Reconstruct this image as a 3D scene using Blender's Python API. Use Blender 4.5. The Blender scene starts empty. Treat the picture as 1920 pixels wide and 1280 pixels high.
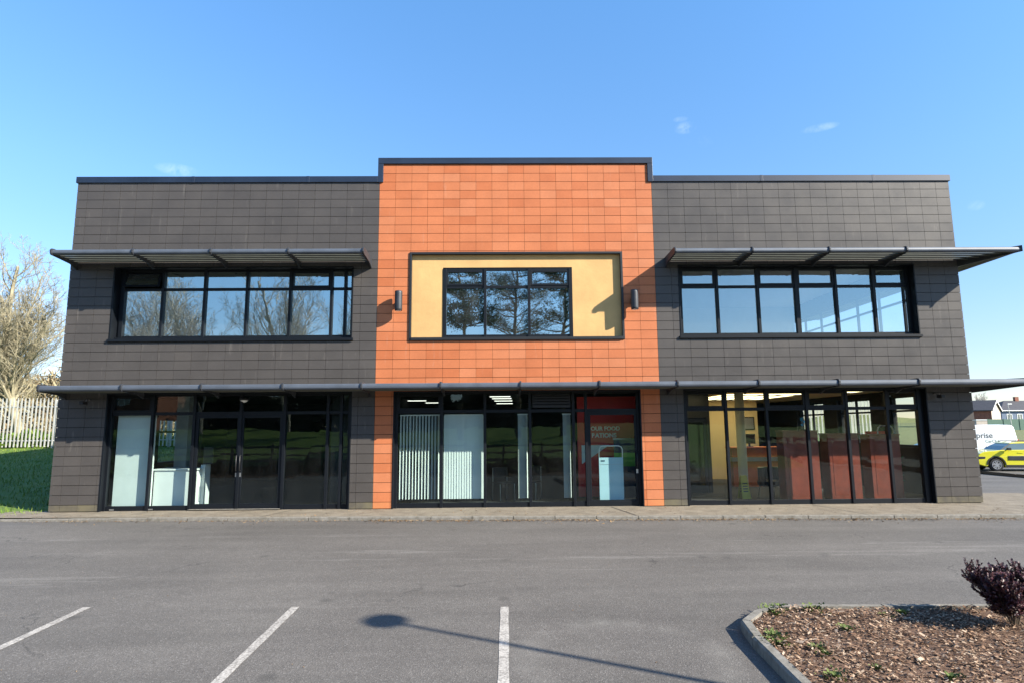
import bpy, math, random
from math import sin, cos, pi, radians, tan, sqrt
from mathutils import Vector, Matrix
random.seed(7)
S = bpy.context.scene
COL = S.collection
# ------------------------------------------------------------------ camera model
F, YAW, PITCH, ROLL = 1165.15, -0.0147143, 0.1387214, 0.0083704
CAM = Vector((0.0, -15.7, 1.927))
RC = Matrix.Rotation(YAW, 3, 'Z') @ Matrix.Rotation(PITCH, 3, 'X') @ Matrix.Rotation(ROLL, 3, 'Y')
def at(u, v, Y):
    """world point seen at photo pixel (u, v) on the plane y = Y"""
    d = RC @ Vector(((u-960)/F, 1, -(v-640)/F))
    return CAM + d*((Y-CAM.y)/d.y)
cd = bpy.data.cameras.new('camera'); cam = bpy.data.objects.new('camera', cd); COL.objects.link(cam)
cd.sensor_width = 36; cd.lens = F/1920*36; cd.clip_end = 3000; cd.clip_start = 0.1
r, f_, u_ = RC.col[0], RC.col[1], RC.col[2]
M = Matrix.Identity(4)
for i in range(3):
    M[i][0] = r[i]; M[i][1] = u_[i]; M[i][2] = -f_[i]; M[i][3] = CAM[i]
cam.matrix_world = M; S.camera = cam
# ------------------------------------------------------------------ materials
def newmat(name):
    m = bpy.data.materials.new(name); m.use_nodes = True
    nt = m.node_tree; return m, nt, nt.nodes['Principled BSDF']
def N(nt, t, **kw):
    n = nt.nodes.new(t)
    for k, v in kw.items():
        if k in n.inputs: n.inputs[k].default_value = v
        else: setattr(n, k, v)
    return n
def L(nt, a, b): nt.links.new(a, b)
def coords(nt, scale=(1,1,1)):
    g = N(nt, 'ShaderNodeNewGeometry'); mp = N(nt, 'ShaderNodeMapping'); mp.inputs['Scale'].default_value = scale
    L(nt, g.outputs['Position'], mp.inputs['Vector']); return mp.outputs['Vector']
def noise(nt, vec, scale, detail=4, rough=.6, dist=0):
    n = N(nt, 'ShaderNodeTexNoise'); n.inputs['Scale'].default_value = scale; n.inputs['Detail'].default_value = detail
    n.inputs['Roughness'].default_value = rough; n.inputs['Distortion'].default_value = dist
    L(nt, vec, n.inputs['Vector']); return n.outputs['Fac']
def ramp(nt, fac, stops):
    n = N(nt, 'ShaderNodeValToRGB'); cr = n.color_ramp
    while len(cr.elements) < len(stops): cr.elements.new(0.5)
    for e, (p, c) in zip(cr.elements, stops):
        e.position = p; e.color = (*c, 1) if len(c) == 3 else c
    L(nt, fac, n.inputs['Fac']); return n.outputs['Color']
def mix(nt, fac, a, b, blend='MIX'):
    n = N(nt, 'ShaderNodeMix', data_type='RGBA', blend_type=blend)
    for s, x in ((0, fac), (6, a), (7, b)):
        if hasattr(x, 'links') or hasattr(x, 'is_linked'): L(nt, x, n.inputs[s])
        elif s == 0: n.inputs[0].default_value = x
        else: n.inputs[s].default_value = (*x, 1) if len(x) == 3 else x
    return n.outputs[2]
def math_(nt, op, a, b=0.0, clamp=False):
    n = N(nt, 'ShaderNodeMath', operation=op); n.use_clamp = clamp
    for i, x in enumerate((a, b)):
        if hasattr(x, 'is_linked'): L(nt, x, n.inputs[i])
        else: n.inputs[i].default_value = x
    return n.outputs[0]
def bump(nt, h, strength, dist=.01):
    b = N(nt, 'ShaderNodeBump'); b.inputs['Strength'].default_value = strength; b.inputs['Distance'].default_value = dist
    L(nt, h, b.inputs['Height']); return b.outputs['Normal']
def simple(name, col, rough=.6, metal=0, var=.12, scale=3, spec=.5, bmp=0, coat=0, emit=None):
    m, nt, p = newmat(name)
    v = coords(nt); n = noise(nt, v, scale, 5)
    a = tuple(c*(1-var) for c in col); b = tuple(min(1, c*(1+var)) for c in col)
    L(nt, ramp(nt, n, [(.3, a), (.7, b)]), p.inputs['Base Color'])
    p.inputs['Roughness'].default_value = rough; p.inputs['Metallic'].default_value = metal
    p.inputs['Specular IOR Level'].default_value = spec
    if coat: p.inputs['Coat Weight'].default_value = coat; p.inputs['Coat Roughness'].default_value = .05
    if bmp: L(nt, bump(nt, noise(nt, v, scale*8, 3), bmp), p.inputs['Normal'])
    if emit:
        p.inputs['Emission Color'].default_value = (*emit[0], 1); p.inputs['Emission Strength'].default_value = emit[1]
    return m
def tile_mat(name, ca, cb, cc, rough, spec, stain):
    m, nt, p = newmat(name)
    g = N(nt, 'ShaderNodeNewGeometry'); v = coords(nt)
    c = ramp(nt, g.outputs['Random Per Island'], [(0, ca), (.45, cb), (.8, cb), (1, cc)])
    n1 = noise(nt, v, 1.3, 5); n2 = noise(nt, v, 22, 4)
    c = mix(nt, .35, c, ramp(nt, n1, [(.3, (.35,.35,.35)), (.7, (.62,.62,.62))]), 'OVERLAY')
    c = mix(nt, .25, c, ramp(nt, n2, [(.3, (.4,.4,.4)), (.7, (.6,.6,.6))]), 'OVERLAY')
    # green-buff staining on the lowest course, thin pale runs higher up
    sx = N(nt, 'ShaderNodeSeparateXYZ'); L(nt, g.outputs['Position'], sx.inputs[0])
    low = math_(nt, 'LESS_THAN', sx.outputs['Z'], .165)
    lf = math_(nt, 'MULTIPLY', low, ramp(nt, noise(nt, v, 2.2, 3), [(.35, (.15,)*3), (.62, (.75,)*3)]))
    c = mix(nt, lf, c, stain)
    run = ramp(nt, noise(nt, coords(nt, (7, 7, .9)), 1.0, 6, .7), [(.60, (0,)*3), (.78, (.24,)*3)])
    c = mix(nt, run, c, (.42, .38, .33))
    L(nt, c, p.inputs['Base Color'])
    L(nt, ramp(nt, n1, [(.3, (rough-.06,)*3), (.7, (rough+.08,)*3)]), p.inputs['Roughness'])
    p.inputs['Specular IOR Level'].default_value = spec
    L(nt, bump(nt, noise(nt, coords(nt, (3, 3, 60)), 6, 3), .12, .004), p.inputs['Normal'])
    return m
def glass(name, tint, refl, wav=.0, veil=1):
    m, nt, p = newmat(name); nt.nodes.remove(p)
    out = nt.nodes['Material Output']
    t = N(nt, 'ShaderNodeBsdfTransparent'); t.inputs['Color'].default_value = (*tint, 1)
    g = N(nt, 'ShaderNodeBsdfGlossy'); g.inputs['Roughness'].default_value = .012 if refl > .1 else 0.0; g.inputs['Color'].default_value = (.84,1,.98,1)
    L(nt, bump(nt, noise(nt, coords(nt), 1.6, 2), wav, .02), g.inputs['Normal'])
    # two-sided Schlick reflectance (the same from inside and outside the pane)
    gm = N(nt, 'ShaderNodeNewGeometry'); dp = N(nt, 'ShaderNodeVectorMath', operation='DOT_PRODUCT')
    L(nt, gm.outputs['Incoming'], dp.inputs[0]); L(nt, gm.outputs['Normal'], dp.inputs[1])
    sch = math_(nt, 'POWER', math_(nt, 'SUBTRACT', 1.0, math_(nt, 'ABSOLUTE', dp.outputs['Value']), True), 5.0)
    fac = math_(nt, 'ADD', math_(nt, 'MULTIPLY', sch, .9), refl+.04, True)
    # faint dust film; veil thickens it into a pale haze over upper-pane reflections
    mx = N(nt, 'ShaderNodeMixShader'); L(nt, fac, mx.inputs[0]); L(nt, t.outputs[0], mx.inputs[1]); L(nt, g.outputs[0], mx.inputs[2])
    d = N(nt, 'ShaderNodeBsdfDiffuse'); d.inputs['Color'].default_value = (.6,.62,.62,1)
    dn = ramp(nt, noise(nt, coords(nt, (1,1,.5)), 3.5, 6, .7), [(.35, (.001*veil,)*3), (.8, (.012*veil,)*3)])
    mx2 = N(nt, 'ShaderNodeMixShader'); L(nt, dn, mx2.inputs[0]); L(nt, mx.outputs[0], mx2.inputs[1]); L(nt, d.outputs[0], mx2.inputs[2])
    L(nt, mx2.outputs[0], out.inputs['Surface']); return m
MT = {}
MT['grey_tile'] = tile_mat('grey_tile', (.067,.060,.056), (.070,.063,.059), (.074,.066,.061), .42, .3, (.16,.14,.085))
MT['orange_tile'] = tile_mat('orange_tile', (.415,.124,.048), (.455,.150,.063), (.475,.172,.080), .6, .25, (.5,.2,.08))
MT['core'] = simple('core_wall', (.012,.011,.011), .9)
MT['frame'] = simple('frame_paint', (.0060,.0078,.0110), .45, var=.15, spec=.25)
MT['trim'] = simple('trim_paint', (.010,.011,.013), .5)
MT['coping'] = simple('coping_metal', (.012,.020,.040), .42, var=.25, scale=1.2)
MT['canopy'] = simple('canopy_metal', (.080,.094,.118), .5, .1, var=.2, scale=2)
MT['blade'] = simple('blade_metal', (.070,.073,.056), .5, .1, var=.25, scale=4)
MT['bracket'] = simple('bracket_metal', (.035,.038,.045), .5, .3, var=.2)
MT['render'] = simple('cream_render', (.54,.335,.135), .9, var=.13, scale=1.1, bmp=.35)
MT['glass_up'] = glass('glass_upper', (.30,.42,.42), .50, .04, 5)
MT['glass_upr'] = glass('glass_upper_right', (.84, .86, .87), .28, .03, 4)
MT['glass_low'] = glass('glass_lower', (.74,.83,.81), .015, .05)
MT['glass_lowr'] = glass('glass_lower_right', (.90,.93,.90), .012, .05)
MT['white'] = simple('white_paint', (.78,.79,.78), .5, var=.03)
MT['plaster'] = simple('cream_plaster', (.52,.40,.21), .8, var=.03)
MT['ceiling'] = simple('ceiling_white', (.78,.78,.76), .9, var=.02)
MT['carpet'] = simple('carpet', (.025,.027,.032), .95, var=.2, scale=30)
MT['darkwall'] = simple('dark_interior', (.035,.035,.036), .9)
MT['black'] = simple('black_plastic', (.012,.012,.014), .5)
MT['steel'] = simple('steel', (.55,.56,.57), .3, .9)
MT['wood'] = simple('mahogany', (.15,.026,.011), .4, var=.25, scale=5)
MT['orangewood'] = simple('cherry_board', (.52,.14,.04), .45, var=.15, scale=5)
MT['lamp'] = simple('lamp_glow', (.9,.9,.85), .5, emit=((1,.96,.85), 1.0))
MT['blind'] = simple('blind_fabric', (.64,.67,.66), .8, var=.04)
# asphalt
m, nt, p = newmat('asphalt'); v = coords(nt)
vor = N(nt, 'ShaderNodeTexVoronoi'); vor.inputs['Scale'].default_value = 95; L(nt, v, vor.inputs['Vector'])
fine = noise(nt, v, 60, 3, .7); big = noise(nt, v, .35, 5, .6, .6); mid = noise(nt, v, 4.5, 5)
c = ramp(nt, big, [(.25, (.080,.072,.064)), (.5, (.094,.085,.076)), (.75, (.108,.098,.087))])
c = mix(nt, .6, c, ramp(nt, fine, [(.25, (.30,.30,.30)), (.5, (.5,.5,.5)), (.75, (.72,.72,.72))]), 'OVERLAY')
sp = N(nt, 'ShaderNodeSeparateColor'); L(nt, vor.outputs['Color'], sp.inputs[0])
c = mix(nt, ramp(nt, sp.outputs[0], [(.80, (0,)*3), (.96, (.45,)*3)]), c, (.23,.215,.20))
c = mix(nt, ramp(nt, sp.outputs[1], [(.82, (0,)*3), (.96, (.6,)*3)]), c, (.035,.032,.030))
c = mix(nt, .3, c, ramp(nt, mid, [(.3, (.4,.4,.4)), (.7, (.6,.6,.6))]), 'OVERLAY')
# a pale scuffed arc where cars swing into the bays
vm = N(nt, 'ShaderNodeVectorMath', operation='DISTANCE'); g2 = N(nt, 'ShaderNodeNewGeometry'); L(nt, g2.outputs['Position'], vm.inputs[0]); vm.inputs[1].default_value = (1.15, -9.25, -.3)
rg = ramp(nt, math_(nt, 'MULTIPLY', vm.outputs['Value'], .4), [(.30, (0,)*3), (.40, (.30,)*3), (.47, (0,)*3)])
c = mix(nt, math_(nt, 'MULTIPLY', rg, ramp(nt, noise(nt, v, 1.1, 4), [(.42, (0,)*3), (.65, (1,)*3)])), c, (.24,.225,.20))
# pale tyre sweeps along the lot, worn into the surface
tv = coords(nt, (.045, 1.0, 1)); t1 = noise(nt, tv, 2.6, 5, .65, .25)
trk = ramp(nt, t1, [(.60, (0,)*3), (.635, (.24,)*3), (.66, (0,)*3)])
sx = N(nt, 'ShaderNodeSeparateXYZ'); g = N(nt, 'ShaderNodeNewGeometry'); L(nt, g.outputs['Position'], sx.inputs[0])
band = ramp(nt, math_(nt, 'MULTIPLY', math_(nt, 'ADD', sx.outputs['Y'], 9.5), .12), [(.10, (0,)*3), (.45, (1,)*3), (.72, (1,)*3), (.9, (0,)*3)])
c = mix(nt, math_(nt, 'MULTIPLY', trk, band), c, (.27,.255,.235))
# oil drips, hairline cracks and broad worn lanes
ov = N(nt, 'ShaderNodeTexVoronoi'); ov.inputs['Scale'].default_value = .9; L(nt, coords(nt, (1, 1, 0)), ov.inputs['Vector'])
od = math_(nt, 'ADD', ov.outputs['Distance'], math_(nt, 'MULTIPLY', noise(nt, v, 14, 4), .12))
c = mix(nt, ramp(nt, od, [(.10, (.55,)*3), (.17, (0,)*3)]), c, (.045,.042,.038))
cv = N(nt, 'ShaderNodeTexVoronoi', feature='DISTANCE_TO_EDGE'); cv.inputs['Scale'].default_value = .22
wv = N(nt, 'ShaderNodeVectorMath', operation='ADD'); nn = N(nt, 'ShaderNodeTexNoise'); nn.inputs['Scale'].default_value = 1.4; nn.inputs['Detail'].default_value = 5; L(nt, v, nn.inputs['Vector']); L(nt, v, wv.inputs[0]); L(nt, nn.outputs['Color'], wv.inputs[1]); L(nt, wv.outputs[0], cv.inputs['Vector'])
ck = math_(nt, 'MULTIPLY', ramp(nt, cv.outputs['Distance'], [(.0, (.75,)*3), (.004, (0,)*3)]), ramp(nt, noise(nt, v, .5, 3), [(.52, (0,)*3), (.6, (1,)*3)]))
c = mix(nt, ck, c, (.03,.028,.026))
lane = ramp(nt, noise(nt, coords(nt, (.12, .9, 1)), 1.0, 4, .6, .4), [(.35, (.42,)*3), (.65, (.58,)*3)])
c = mix(nt, .9, c, lane, 'OVERLAY')
L(nt, c, p.inputs['Base Color']); p.inputs['Roughness'].default_value = .85
L(nt, bump(nt, vor.outputs['Distance'], .5, .006), p.inputs['Normal']); MT['asphalt'] = m
# concrete pavement
m, nt, p = newmat('pavement_concrete'); v = coords(nt)
c = ramp(nt, noise(nt, v, 2.5, 6, .7), [(.3, (.115,.095,.068)), (.55, (.185,.155,.115)), (.75, (.235,.205,.16))])
c = mix(nt, .8, c, ramp(nt, noise(nt, v, 45, 3, .8), [(.3, (.25,)*3), (.7, (.78,)*3)]), 'OVERLAY')
L(nt, c, p.inputs['Base Color']); p.inputs['Roughness'].default_value = .9
L(nt, bump(nt, noise(nt, v, 45, 3, .8), .6, .01), p.inputs['Normal']); MT['concrete'] = m
m, nt, p = newmat('kerb_concrete'); v = coords(nt)
c = ramp(nt, noise(nt, v, 9, 6, .75), [(.3, (.10,.09,.07)), (.6, (.20,.185,.16)), (.8, (.27,.25,.22))])
L(nt, c, p.inputs['Base Color']); p.inputs['Roughness'].default_value = .92
L(nt, bump(nt, noise(nt, v, 60, 3), .5, .006), p.inputs['Normal']); MT['kerb'] = m
m, nt, p = newmat('road_paint'); v = coords(nt)
w = noise(nt, v, 38, 4, .75); w2 = noise(nt, v, 3, 3)
c = mix(nt, ramp(nt, math_(nt, 'ADD', w, math_(nt, 'MULTIPLY', w2, .35)), [(.56, (0,)*3), (.80, (1.,)*3)]), (.43,.40,.36), (.17,.155,.14))
L(nt, c, p.inputs['Base Color']); p.inputs['Roughness'].default_value = .8; MT['paint'] = m
def grass_mat(name, a, b, c_):
    m, nt, p = newmat(name); v = coords(nt)
    c = ramp(nt, noise(nt, v, 1.1, 6, .7), [(.3, a), (.5, b), (.75, c_)])
    c = mix(nt, .6, c, ramp(nt, noise(nt, v, 40, 3, .8), [(.3, (.25,)*3), (.7, (.75,)*3)]), 'OVERLAY')
    L(nt, c, p.inputs['Base Color']); p.inputs['Roughness'].default_value = .9
    L(nt, bump(nt, noise(nt, v, 60, 3), .8, .03), p.inputs['Normal']); return m
MT['grass'] = grass_mat('grass_turf', (.060,.115,.012), (.090,.155,.018), (.14,.19,.03))
MT['field'] = grass_mat('field', (.10,.12,.04), (.13,.14,.05), (.17,.16,.07))
m, nt, p = newmat('mulch_soil'); v = coords(nt)
c = ramp(nt, noise(nt, v, 30, 5, .8), [(.3, (.045,.025,.014)), (.5, (.11,.06,.035)), (.7, (.22,.13,.085))])
L(nt, c, p.inputs['Base Color']); p.inputs['Roughness'].default_value = .95
L(nt, bump(nt, noise(nt, v, 40, 3, .8), 1, .02), p.inputs['Normal']); MT['mulch'] = m
def island_mat(name, stops, rough=.8, trans=0, spec=.3):
    m, nt, p = newmat(name); g = N(nt, 'ShaderNodeNewGeometry')
    L(nt, ramp(nt, g.outputs['Random Per Island'], stops), p.inputs['Base Color'])
    p.inputs['Roughness'].default_value = rough; p.inputs['Specular IOR Level'].default_value = spec
    return m
MT['chips'] = island_mat('bark_chips', [(0, (.04,.022,.012)), (.3, (.145,.078,.045)), (.6, (.26,.16,.10)), (.85, (.36,.25,.165)), (1, (.44,.34,.25))])
MT['dryleaf'] = island_mat('dry_leaves', [(0, (.05,.03,.012)), (.5, (.17,.10,.05)), (1, (.35,.25,.14))])
MT['purple'] = island_mat('purple_leaves', [(0, (.022,.008,.012)), (.5, (.055,.017,.026)), (.85, (.105,.030,.042)), (1, (.16,.07,.05))], .45, spec=.5)
MT['weed'] = island_mat('weed_leaves', [(0, (.045,.07,.015)), (1, (.13,.17,.045))])
MT['needle'] = island_mat('pine_needles', [(0, (.022,.042,.026)), (.6, (.045,.075,.042)), (1, (.075,.105,.06))])
MT['hedge'] = island_mat('hedge_leaves', [(0, (.05,.035,.02)), (.6, (.12,.09,.045)), (1, (.17,.16,.07))])
MT['dryscrub'] = island_mat('dry_scrub', [(0, (.10,.075,.045)), (.6, (.22,.17,.10)), (1, (.30,.27,.16))])
MT['grassblade'] = island_mat('grass_blades', [(0, (.07,.13,.012)), (.6, (.13,.21,.02)), (1, (.21,.25,.05))])
MT['bark'] = simple('bark_lichen', (.25,.22,.145), .95, var=.45, scale=2.5)
MT['bark_dark'] = simple('bark_brown', (.12,.09,.06), .95, var=.35, scale=2)
MT['twig'] = simple('twig_brown', (.34,.30,.26), .95, var=.35, scale=2)
MT['fence_pale'] = simple('galvanised_pale', (.47,.465,.43), .55, .1, var=.12, scale=4)
MT['fence_green'] = simple('green_weldmesh', (.06,.12,.09), .7)
MT['timber'] = simple('weathered_timber', (.13,.10,.075), .9, var=.3)
# ------------------------------------------------------------------ mesh helpers
class MB:
    def __init__(s): s.v = []; s.f = []; s.mi = []; s.cm = 0
    def quad(s, *p):
        n = len(s.v); s.v += [tuple(q) for q in p]; s.f.append(tuple(range(n, n+len(p)))); s.mi.append(s.cm); return s
    def box(s, x0, x1, y0, y1, z0, z1, jy=0):
        n = len(s.v); j = [random.uniform(-jy, jy) for _ in range(4)] if jy else (0,0,0,0)
        s.v += [(x0,y0+j[0],z0),(x1,y0+j[1],z0),(x1,y1,z0),(x0,y1,z0),(x0,y0+j[2],z1),(x1,y0+j[3],z1),(x1,y1,z1),(x0,y1,z1)]
        for q in ((0,1,5,4),(1,2,6,5),(2,3,7,6),(3,0,4,7),(4,5,6,7),(3,2,1,0)):
            s.f.append(tuple(n+i for i in q)); s.mi.append(s.cm)
        return s
    def prism(s, pts, axis, a, b):
        """closed 2D polygon extruded along axis ('x','y','z') from a to b"""
        def P(p, t):
            return {'x': (t, p[0], p[1]), 'y': (p[0], t, p[1]), 'z': (p[0], p[1], t)}[axis]
        n = len(s.v); k = len(pts)
        s.v += [P(p, a) for p in pts] + [P(p, b) for p in pts]
        s.f += [tuple(range(n, n+k)), tuple(range(n+2*k-1, n+k-1, -1))]; s.mi += [s.cm]*2
        for i in range(k):
            j = (i+1) % k; s.f.append((n+i, n+k+i, n+k+j, n+j)); s.mi.append(s.cm)
        return s
    def tube(s, pts, rad, n=6, cap=True):
        pts = [Vector(p) for p in pts]
        if not isinstance(rad, (list, tuple)): rad = [rad]*len(pts)
        rings = []; prev = None
        for i, p in enumerate(pts):
            d = (pts[min(i+1, len(pts)-1)] - pts[max(i-1, 0)]).normalized()
            if prev is None:
                a = d.cross(Vector((0,0,1)));
                if a.length < .1: a = d.cross(Vector((1,0,0)))
            else: a = prev - d*prev.dot(d)
            a.normalize(); prev = a; b = d.cross(a)
            k = len(s.v)
            for j in range(n):
                t = 2*pi*j/n; s.v.append(tuple(p + (a*cos(t)+b*sin(t))*rad[i]))
            rings.append(k)
        for q in range(len(rings)-1):
            for j in range(n):
                s.f.append((rings[q]+j, rings[q]+(j+1)%n, rings[q+1]+(j+1)%n, rings[q+1]+j)); s.mi.append(s.cm)
        if cap:
            s.f.append(tuple(rings[0]+j for j in range(n-1, -1, -1))); s.f.append(tuple(rings[-1]+j for j in range(n))); s.mi += [s.cm]*2
        return s
    def lathe(s, prof, cx, cy, n=20, z0=0):
        rings = []
        for (r_, z) in prof:
            rings.append(len(s.v))
            for j in range(n): t = 2*pi*j/n; s.v.append((cx+r_*cos(t), cy+r_*sin(t), z0+z))
        for q in range(len(rings)-1):
            for j in range(n): s.f.append((rings[q]+j, rings[q]+(j+1)%n, rings[q+1]+(j+1)%n, rings[q+1]+j)); s.mi.append(s.cm)
        s.f.append(tuple(rings[0]+j for j in range(n-1,-1,-1))); s.f.append(tuple(rings[-1]+j for j in range(n))); s.mi += [s.cm]*2
        return s
    def build(s, name, mats, parent=None, smooth=False, bev=0):
        me = bpy.data.meshes.new(name); me.from_pydata(s.v, [], s.f)
        if not isinstance(mats, (list, tuple)): mats = [mats]
        for q in mats: me.materials.append(q)
        if len(mats) > 1: me.polygons.foreach_set('material_index', s.mi)
        if smooth: me.polygons.foreach_set('use_smooth', [True]*len(me.polygons))
        me.update(); o = bpy.data.objects.new(name, me); COL.objects.link(o)
        if parent: o.parent = parent
        if bev:
            b = o.modifiers.new('bevel', 'BEVEL'); b.width = bev; b.segments = 2; b.limit_method = 'ANGLE'
        return o
def tag(o, label=None, cat=None, group=None, kind=None):
    if label: o['label'] = label
    if cat: o['category'] = cat
    if group: o['group'] = group
    if kind: o['kind'] = kind
    return o
def thing(name, label, cat, loc=(0,0,0), rz=0, group=None):
    o = bpy.data.objects.new(name, None); COL.objects.link(o); o.location = loc; o.rotation_euler = (0,0,rz)
    return tag(o, label, cat, group)
def copy_tree(o, parent=None):
    c = o.copy(); COL.objects.link(c); c.parent = parent
    for ch in list(o.children): copy_tree(ch, c)
    return c
def subtract(rects, hole):
    out = []; hx0, hx1, hz0, hz1 = hole
    for (x0, x1, z0, z1) in rects:
        if hx1 <= x0 or hx0 >= x1 or hz1 <= z0 or hz0 >= z1: out.append((x0,x1,z0,z1)); continue
        if z0 < hz0: out.append((x0,x1,z0,hz0))
        if z1 > hz1: out.append((x0,x1,hz1,z1))
        a, b = max(z0,hz0), min(z1,hz1)
        if x0 < hx0: out.append((x0,hx0,a,b))
        if x1 > hx1: out.append((hx1,x1,a,b))
    return [q for q in out if q[1]-q[0] > .012 and q[3]-q[2] > .012]
# ------------------------------------------------------------------ sky and sun
TX, TZ = 1.86, 1.30            # shadow run along / down the facade per metre of projection
sdir = Vector((TX, -1, TZ)).normalized()
elev = math.asin(sdir.z); az = math.atan2(sdir.x, sdir.y)      # clockwise from +Y
w = bpy.data.worlds.new('World'); S.world = w; w.use_nodes = True; nt = w.node_tree
bg = nt.nodes['Background']; sky = N(nt, 'ShaderNodeTexSky', sky_type='NISHITA'); sky.sun_disc = False
sky.sun_elevation = elev; sky.sun_rotation = az; sky.air_density = 1.0; sky.dust_density = .1; sky.ozone_density = 3.0; sky.altitude = 50
# a few small fair-weather wisps at fixed sky directions
tc = N(nt, 'ShaderNodeTexCoord'); dirv = tc.outputs['Generated']
wn = noise(nt, dirv, 28, 6, .65, .6)
tot = None
for (u, v, ru, rv, k) in ((1285,240,20,11,.8),(1537,240,30,7,.8),(335,320,36,11,.9),(1830,386,12,8,.5),(1276,224,14,5,.6),(1320,265,30,10,.10)):
    c0 = (RC @ Vector(((u-960)/F, 1, -(v-640)/F))).normalized()
    e = Vector((0,0,1)).cross(c0).normalized(); h = c0.cross(e)
    def dot(vec, scl):
        n = N(nt, 'ShaderNodeVectorMath', operation='DOT_PRODUCT'); L(nt, dirv, n.inputs[0]); n.inputs[1].default_value = vec
        return math_(nt, 'MULTIPLY', n.outputs['Value'], scl)
    a = dot(e, F/ru); b = dot(h, F/rv)
    fr = dot(c0, 1.0); fr = math_(nt, 'GREATER_THAN', fr, .5)
    d2 = math_(nt, 'ADD', math_(nt, 'MULTIPLY', a, a), math_(nt, 'MULTIPLY', b, b))
    g_ = math_(nt, 'MULTIPLY', math_(nt, 'MULTIPLY', math_(nt, 'SUBTRACT', 1.0, d2, True), fr), k)
    tot = g_ if tot is None else math_(nt, 'ADD', tot, g_)
cl = math_(nt, 'MULTIPLY', tot, ramp(nt, wn, [(.42, (0,)*3), (.72, (1,)*3)]), True)
dz = N(nt, 'ShaderNodeSeparateXYZ'); L(nt, dirv, dz.inputs[0])
gain = ramp(nt, dz.outputs['Z'], [(.0, (.84,.78,.84)), (.12, (.90,.90,1.0)), (.35, (.98,1.22,1.32)), (.62, (1.0,1.46,1.66))])
skyg = mix(nt, 1.0, sky.outputs[0], gain, 'MULTIPLY')
skyc = mix(nt, math_(nt, 'MULTIPLY', cl, .24), skyg, (9.5, 10.0, 10.5))
L(nt, skyc, bg.inputs['Color']); bg.inputs['Strength'].default_value = .085
sl = bpy.data.lights.new('sun', 'SUN'); sl.energy = 5.0; sl.angle = radians(.55); sl.color = (1, .925, .79)
so = bpy.data.objects.new('sun', sl); COL.objects.link(so); so.rotation_euler = (-sdir).to_track_quat('-Z', 'Y').to_euler()
S.view_settings.view_transform = 'Standard'; S.view_settings.look = 'None'; S.view_settings.exposure = 1.35
# ------------------------------------------------------------------ ground
def gz(x, y):
    """height of the car park"""
    z = -.07
    if y < -2: z -= .033*min(-2-y, 20)
    if y > -2 and x > 11: z -= min(.38, .03*(y+2)*min(1, (x-11)/4))
    return z
b = MB()
xs = [-60,-40,-30,-20,-12] + [11, 12, 13, 14, 15, 18, 22, 28, 34, 40, 60]; ys = [-60,-45,-30,-22,-18,-14,-10,-6,-4,-2,-1,2,6,10,14,18,23,27.5]
xs.sort()
for i in range(len(xs)-1):
    for j in range(len(ys)-1):
        if ys[j] >= -1 and xs[i] < 11: continue
        b.quad(*[(x, y, gz(x, y)) for x, y in ((xs[i],ys[j]),(xs[i+1],ys[j]),(xs[i+1],ys[j+1]),(xs[i],ys[j+1]))])
tag(b.build('car_park', MT['asphalt']), kind='structure')
b = MB(); b.quad((-900,-900,-1.3),(900,-900,-1.3),(900,900,-1.3),(-900,900,-1.3)); tag(b.build('ground', MT['field']), kind='structure')
# terrain: lawn bank to the left of the building
b = MB()
def lz(x, y):
    t = max(0, min(1, (y+.6)/15.0)); s = t*t*(3-2*t)*.25 + t*.75
    return -.06 + 1.25*s + (max(0, y-14.4))*.012
lx = [-70,-50,-40,-32,-26,-22,-19,-17,-15,-13,-11.12]; ly = [-.9,-.4,.4,1.2,2.2,3.4,5,7,9,11,13,14.4,18,25,40,70,110]
for i in range(len(lx)-1):
    for j in range(len(ly)-1):
        b.quad(*[(x, y, lz(x, y)) for x, y in ((lx[i],ly[j]),(lx[i+1],ly[j]),(lx[i+1],ly[j+1]),(lx[i],ly[j+1]))])
for j in range(10, len(ly)-1):   # carries on behind the building
    b.quad((-11.12,ly[j],lz(0,ly[j])),(12,ly[j],lz(0,ly[j])),(12,ly[j+1],lz(0,ly[j+1])),(-11.12,ly[j+1],lz(0,ly[j+1])))
tag(b.build('lawn', MT['grass']), kind='structure')
# rising ground beyond the car park, right
b = MB()
def rz_(y): return -.45 + .06*min(1, max(0,(y-27.4))/3) + 2.9*max(0, min(1, (y-30)/100))**1.0
ry = [27.4, 29, 31, 35, 45, 60, 80, 100, 130, 170, 260]
for j in range(len(ry)-1):
    b.quad((12,ry[j],rz_(ry[j])),(420,ry[j],rz_(ry[j])),(420,ry[j+1],rz_(ry[j+1])),(12,ry[j+1],rz_(ry[j+1])))
tag(b.build('grass_rise', MT['field']), kind='structure')
b = MB()
for (x0,x1,y0,y1,z0,z1) in ((-900,900,560,640,-2,16),(-600,-300,300,400,-2,12)):
    k = 40
    for i in range(k):
        xa = x0+(x1-x0)*i/k; xb = x0+(x1-x0)*(i+1)/k
        ha = z1*(.55+.45*sin(i*1.3)*cos(i*.37)); hb = z1*(.55+.45*sin((i+1)*1.3)*cos((i+1)*.37))
        b.quad((xa,y0,z0),(xb,y0,z0),(xb,(y0+y1)/2,max(3,hb)),(xa,(y0+y1)/2,max(3,ha)))
tag(b.build('hills', MT['field']), kind='structure')
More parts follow.
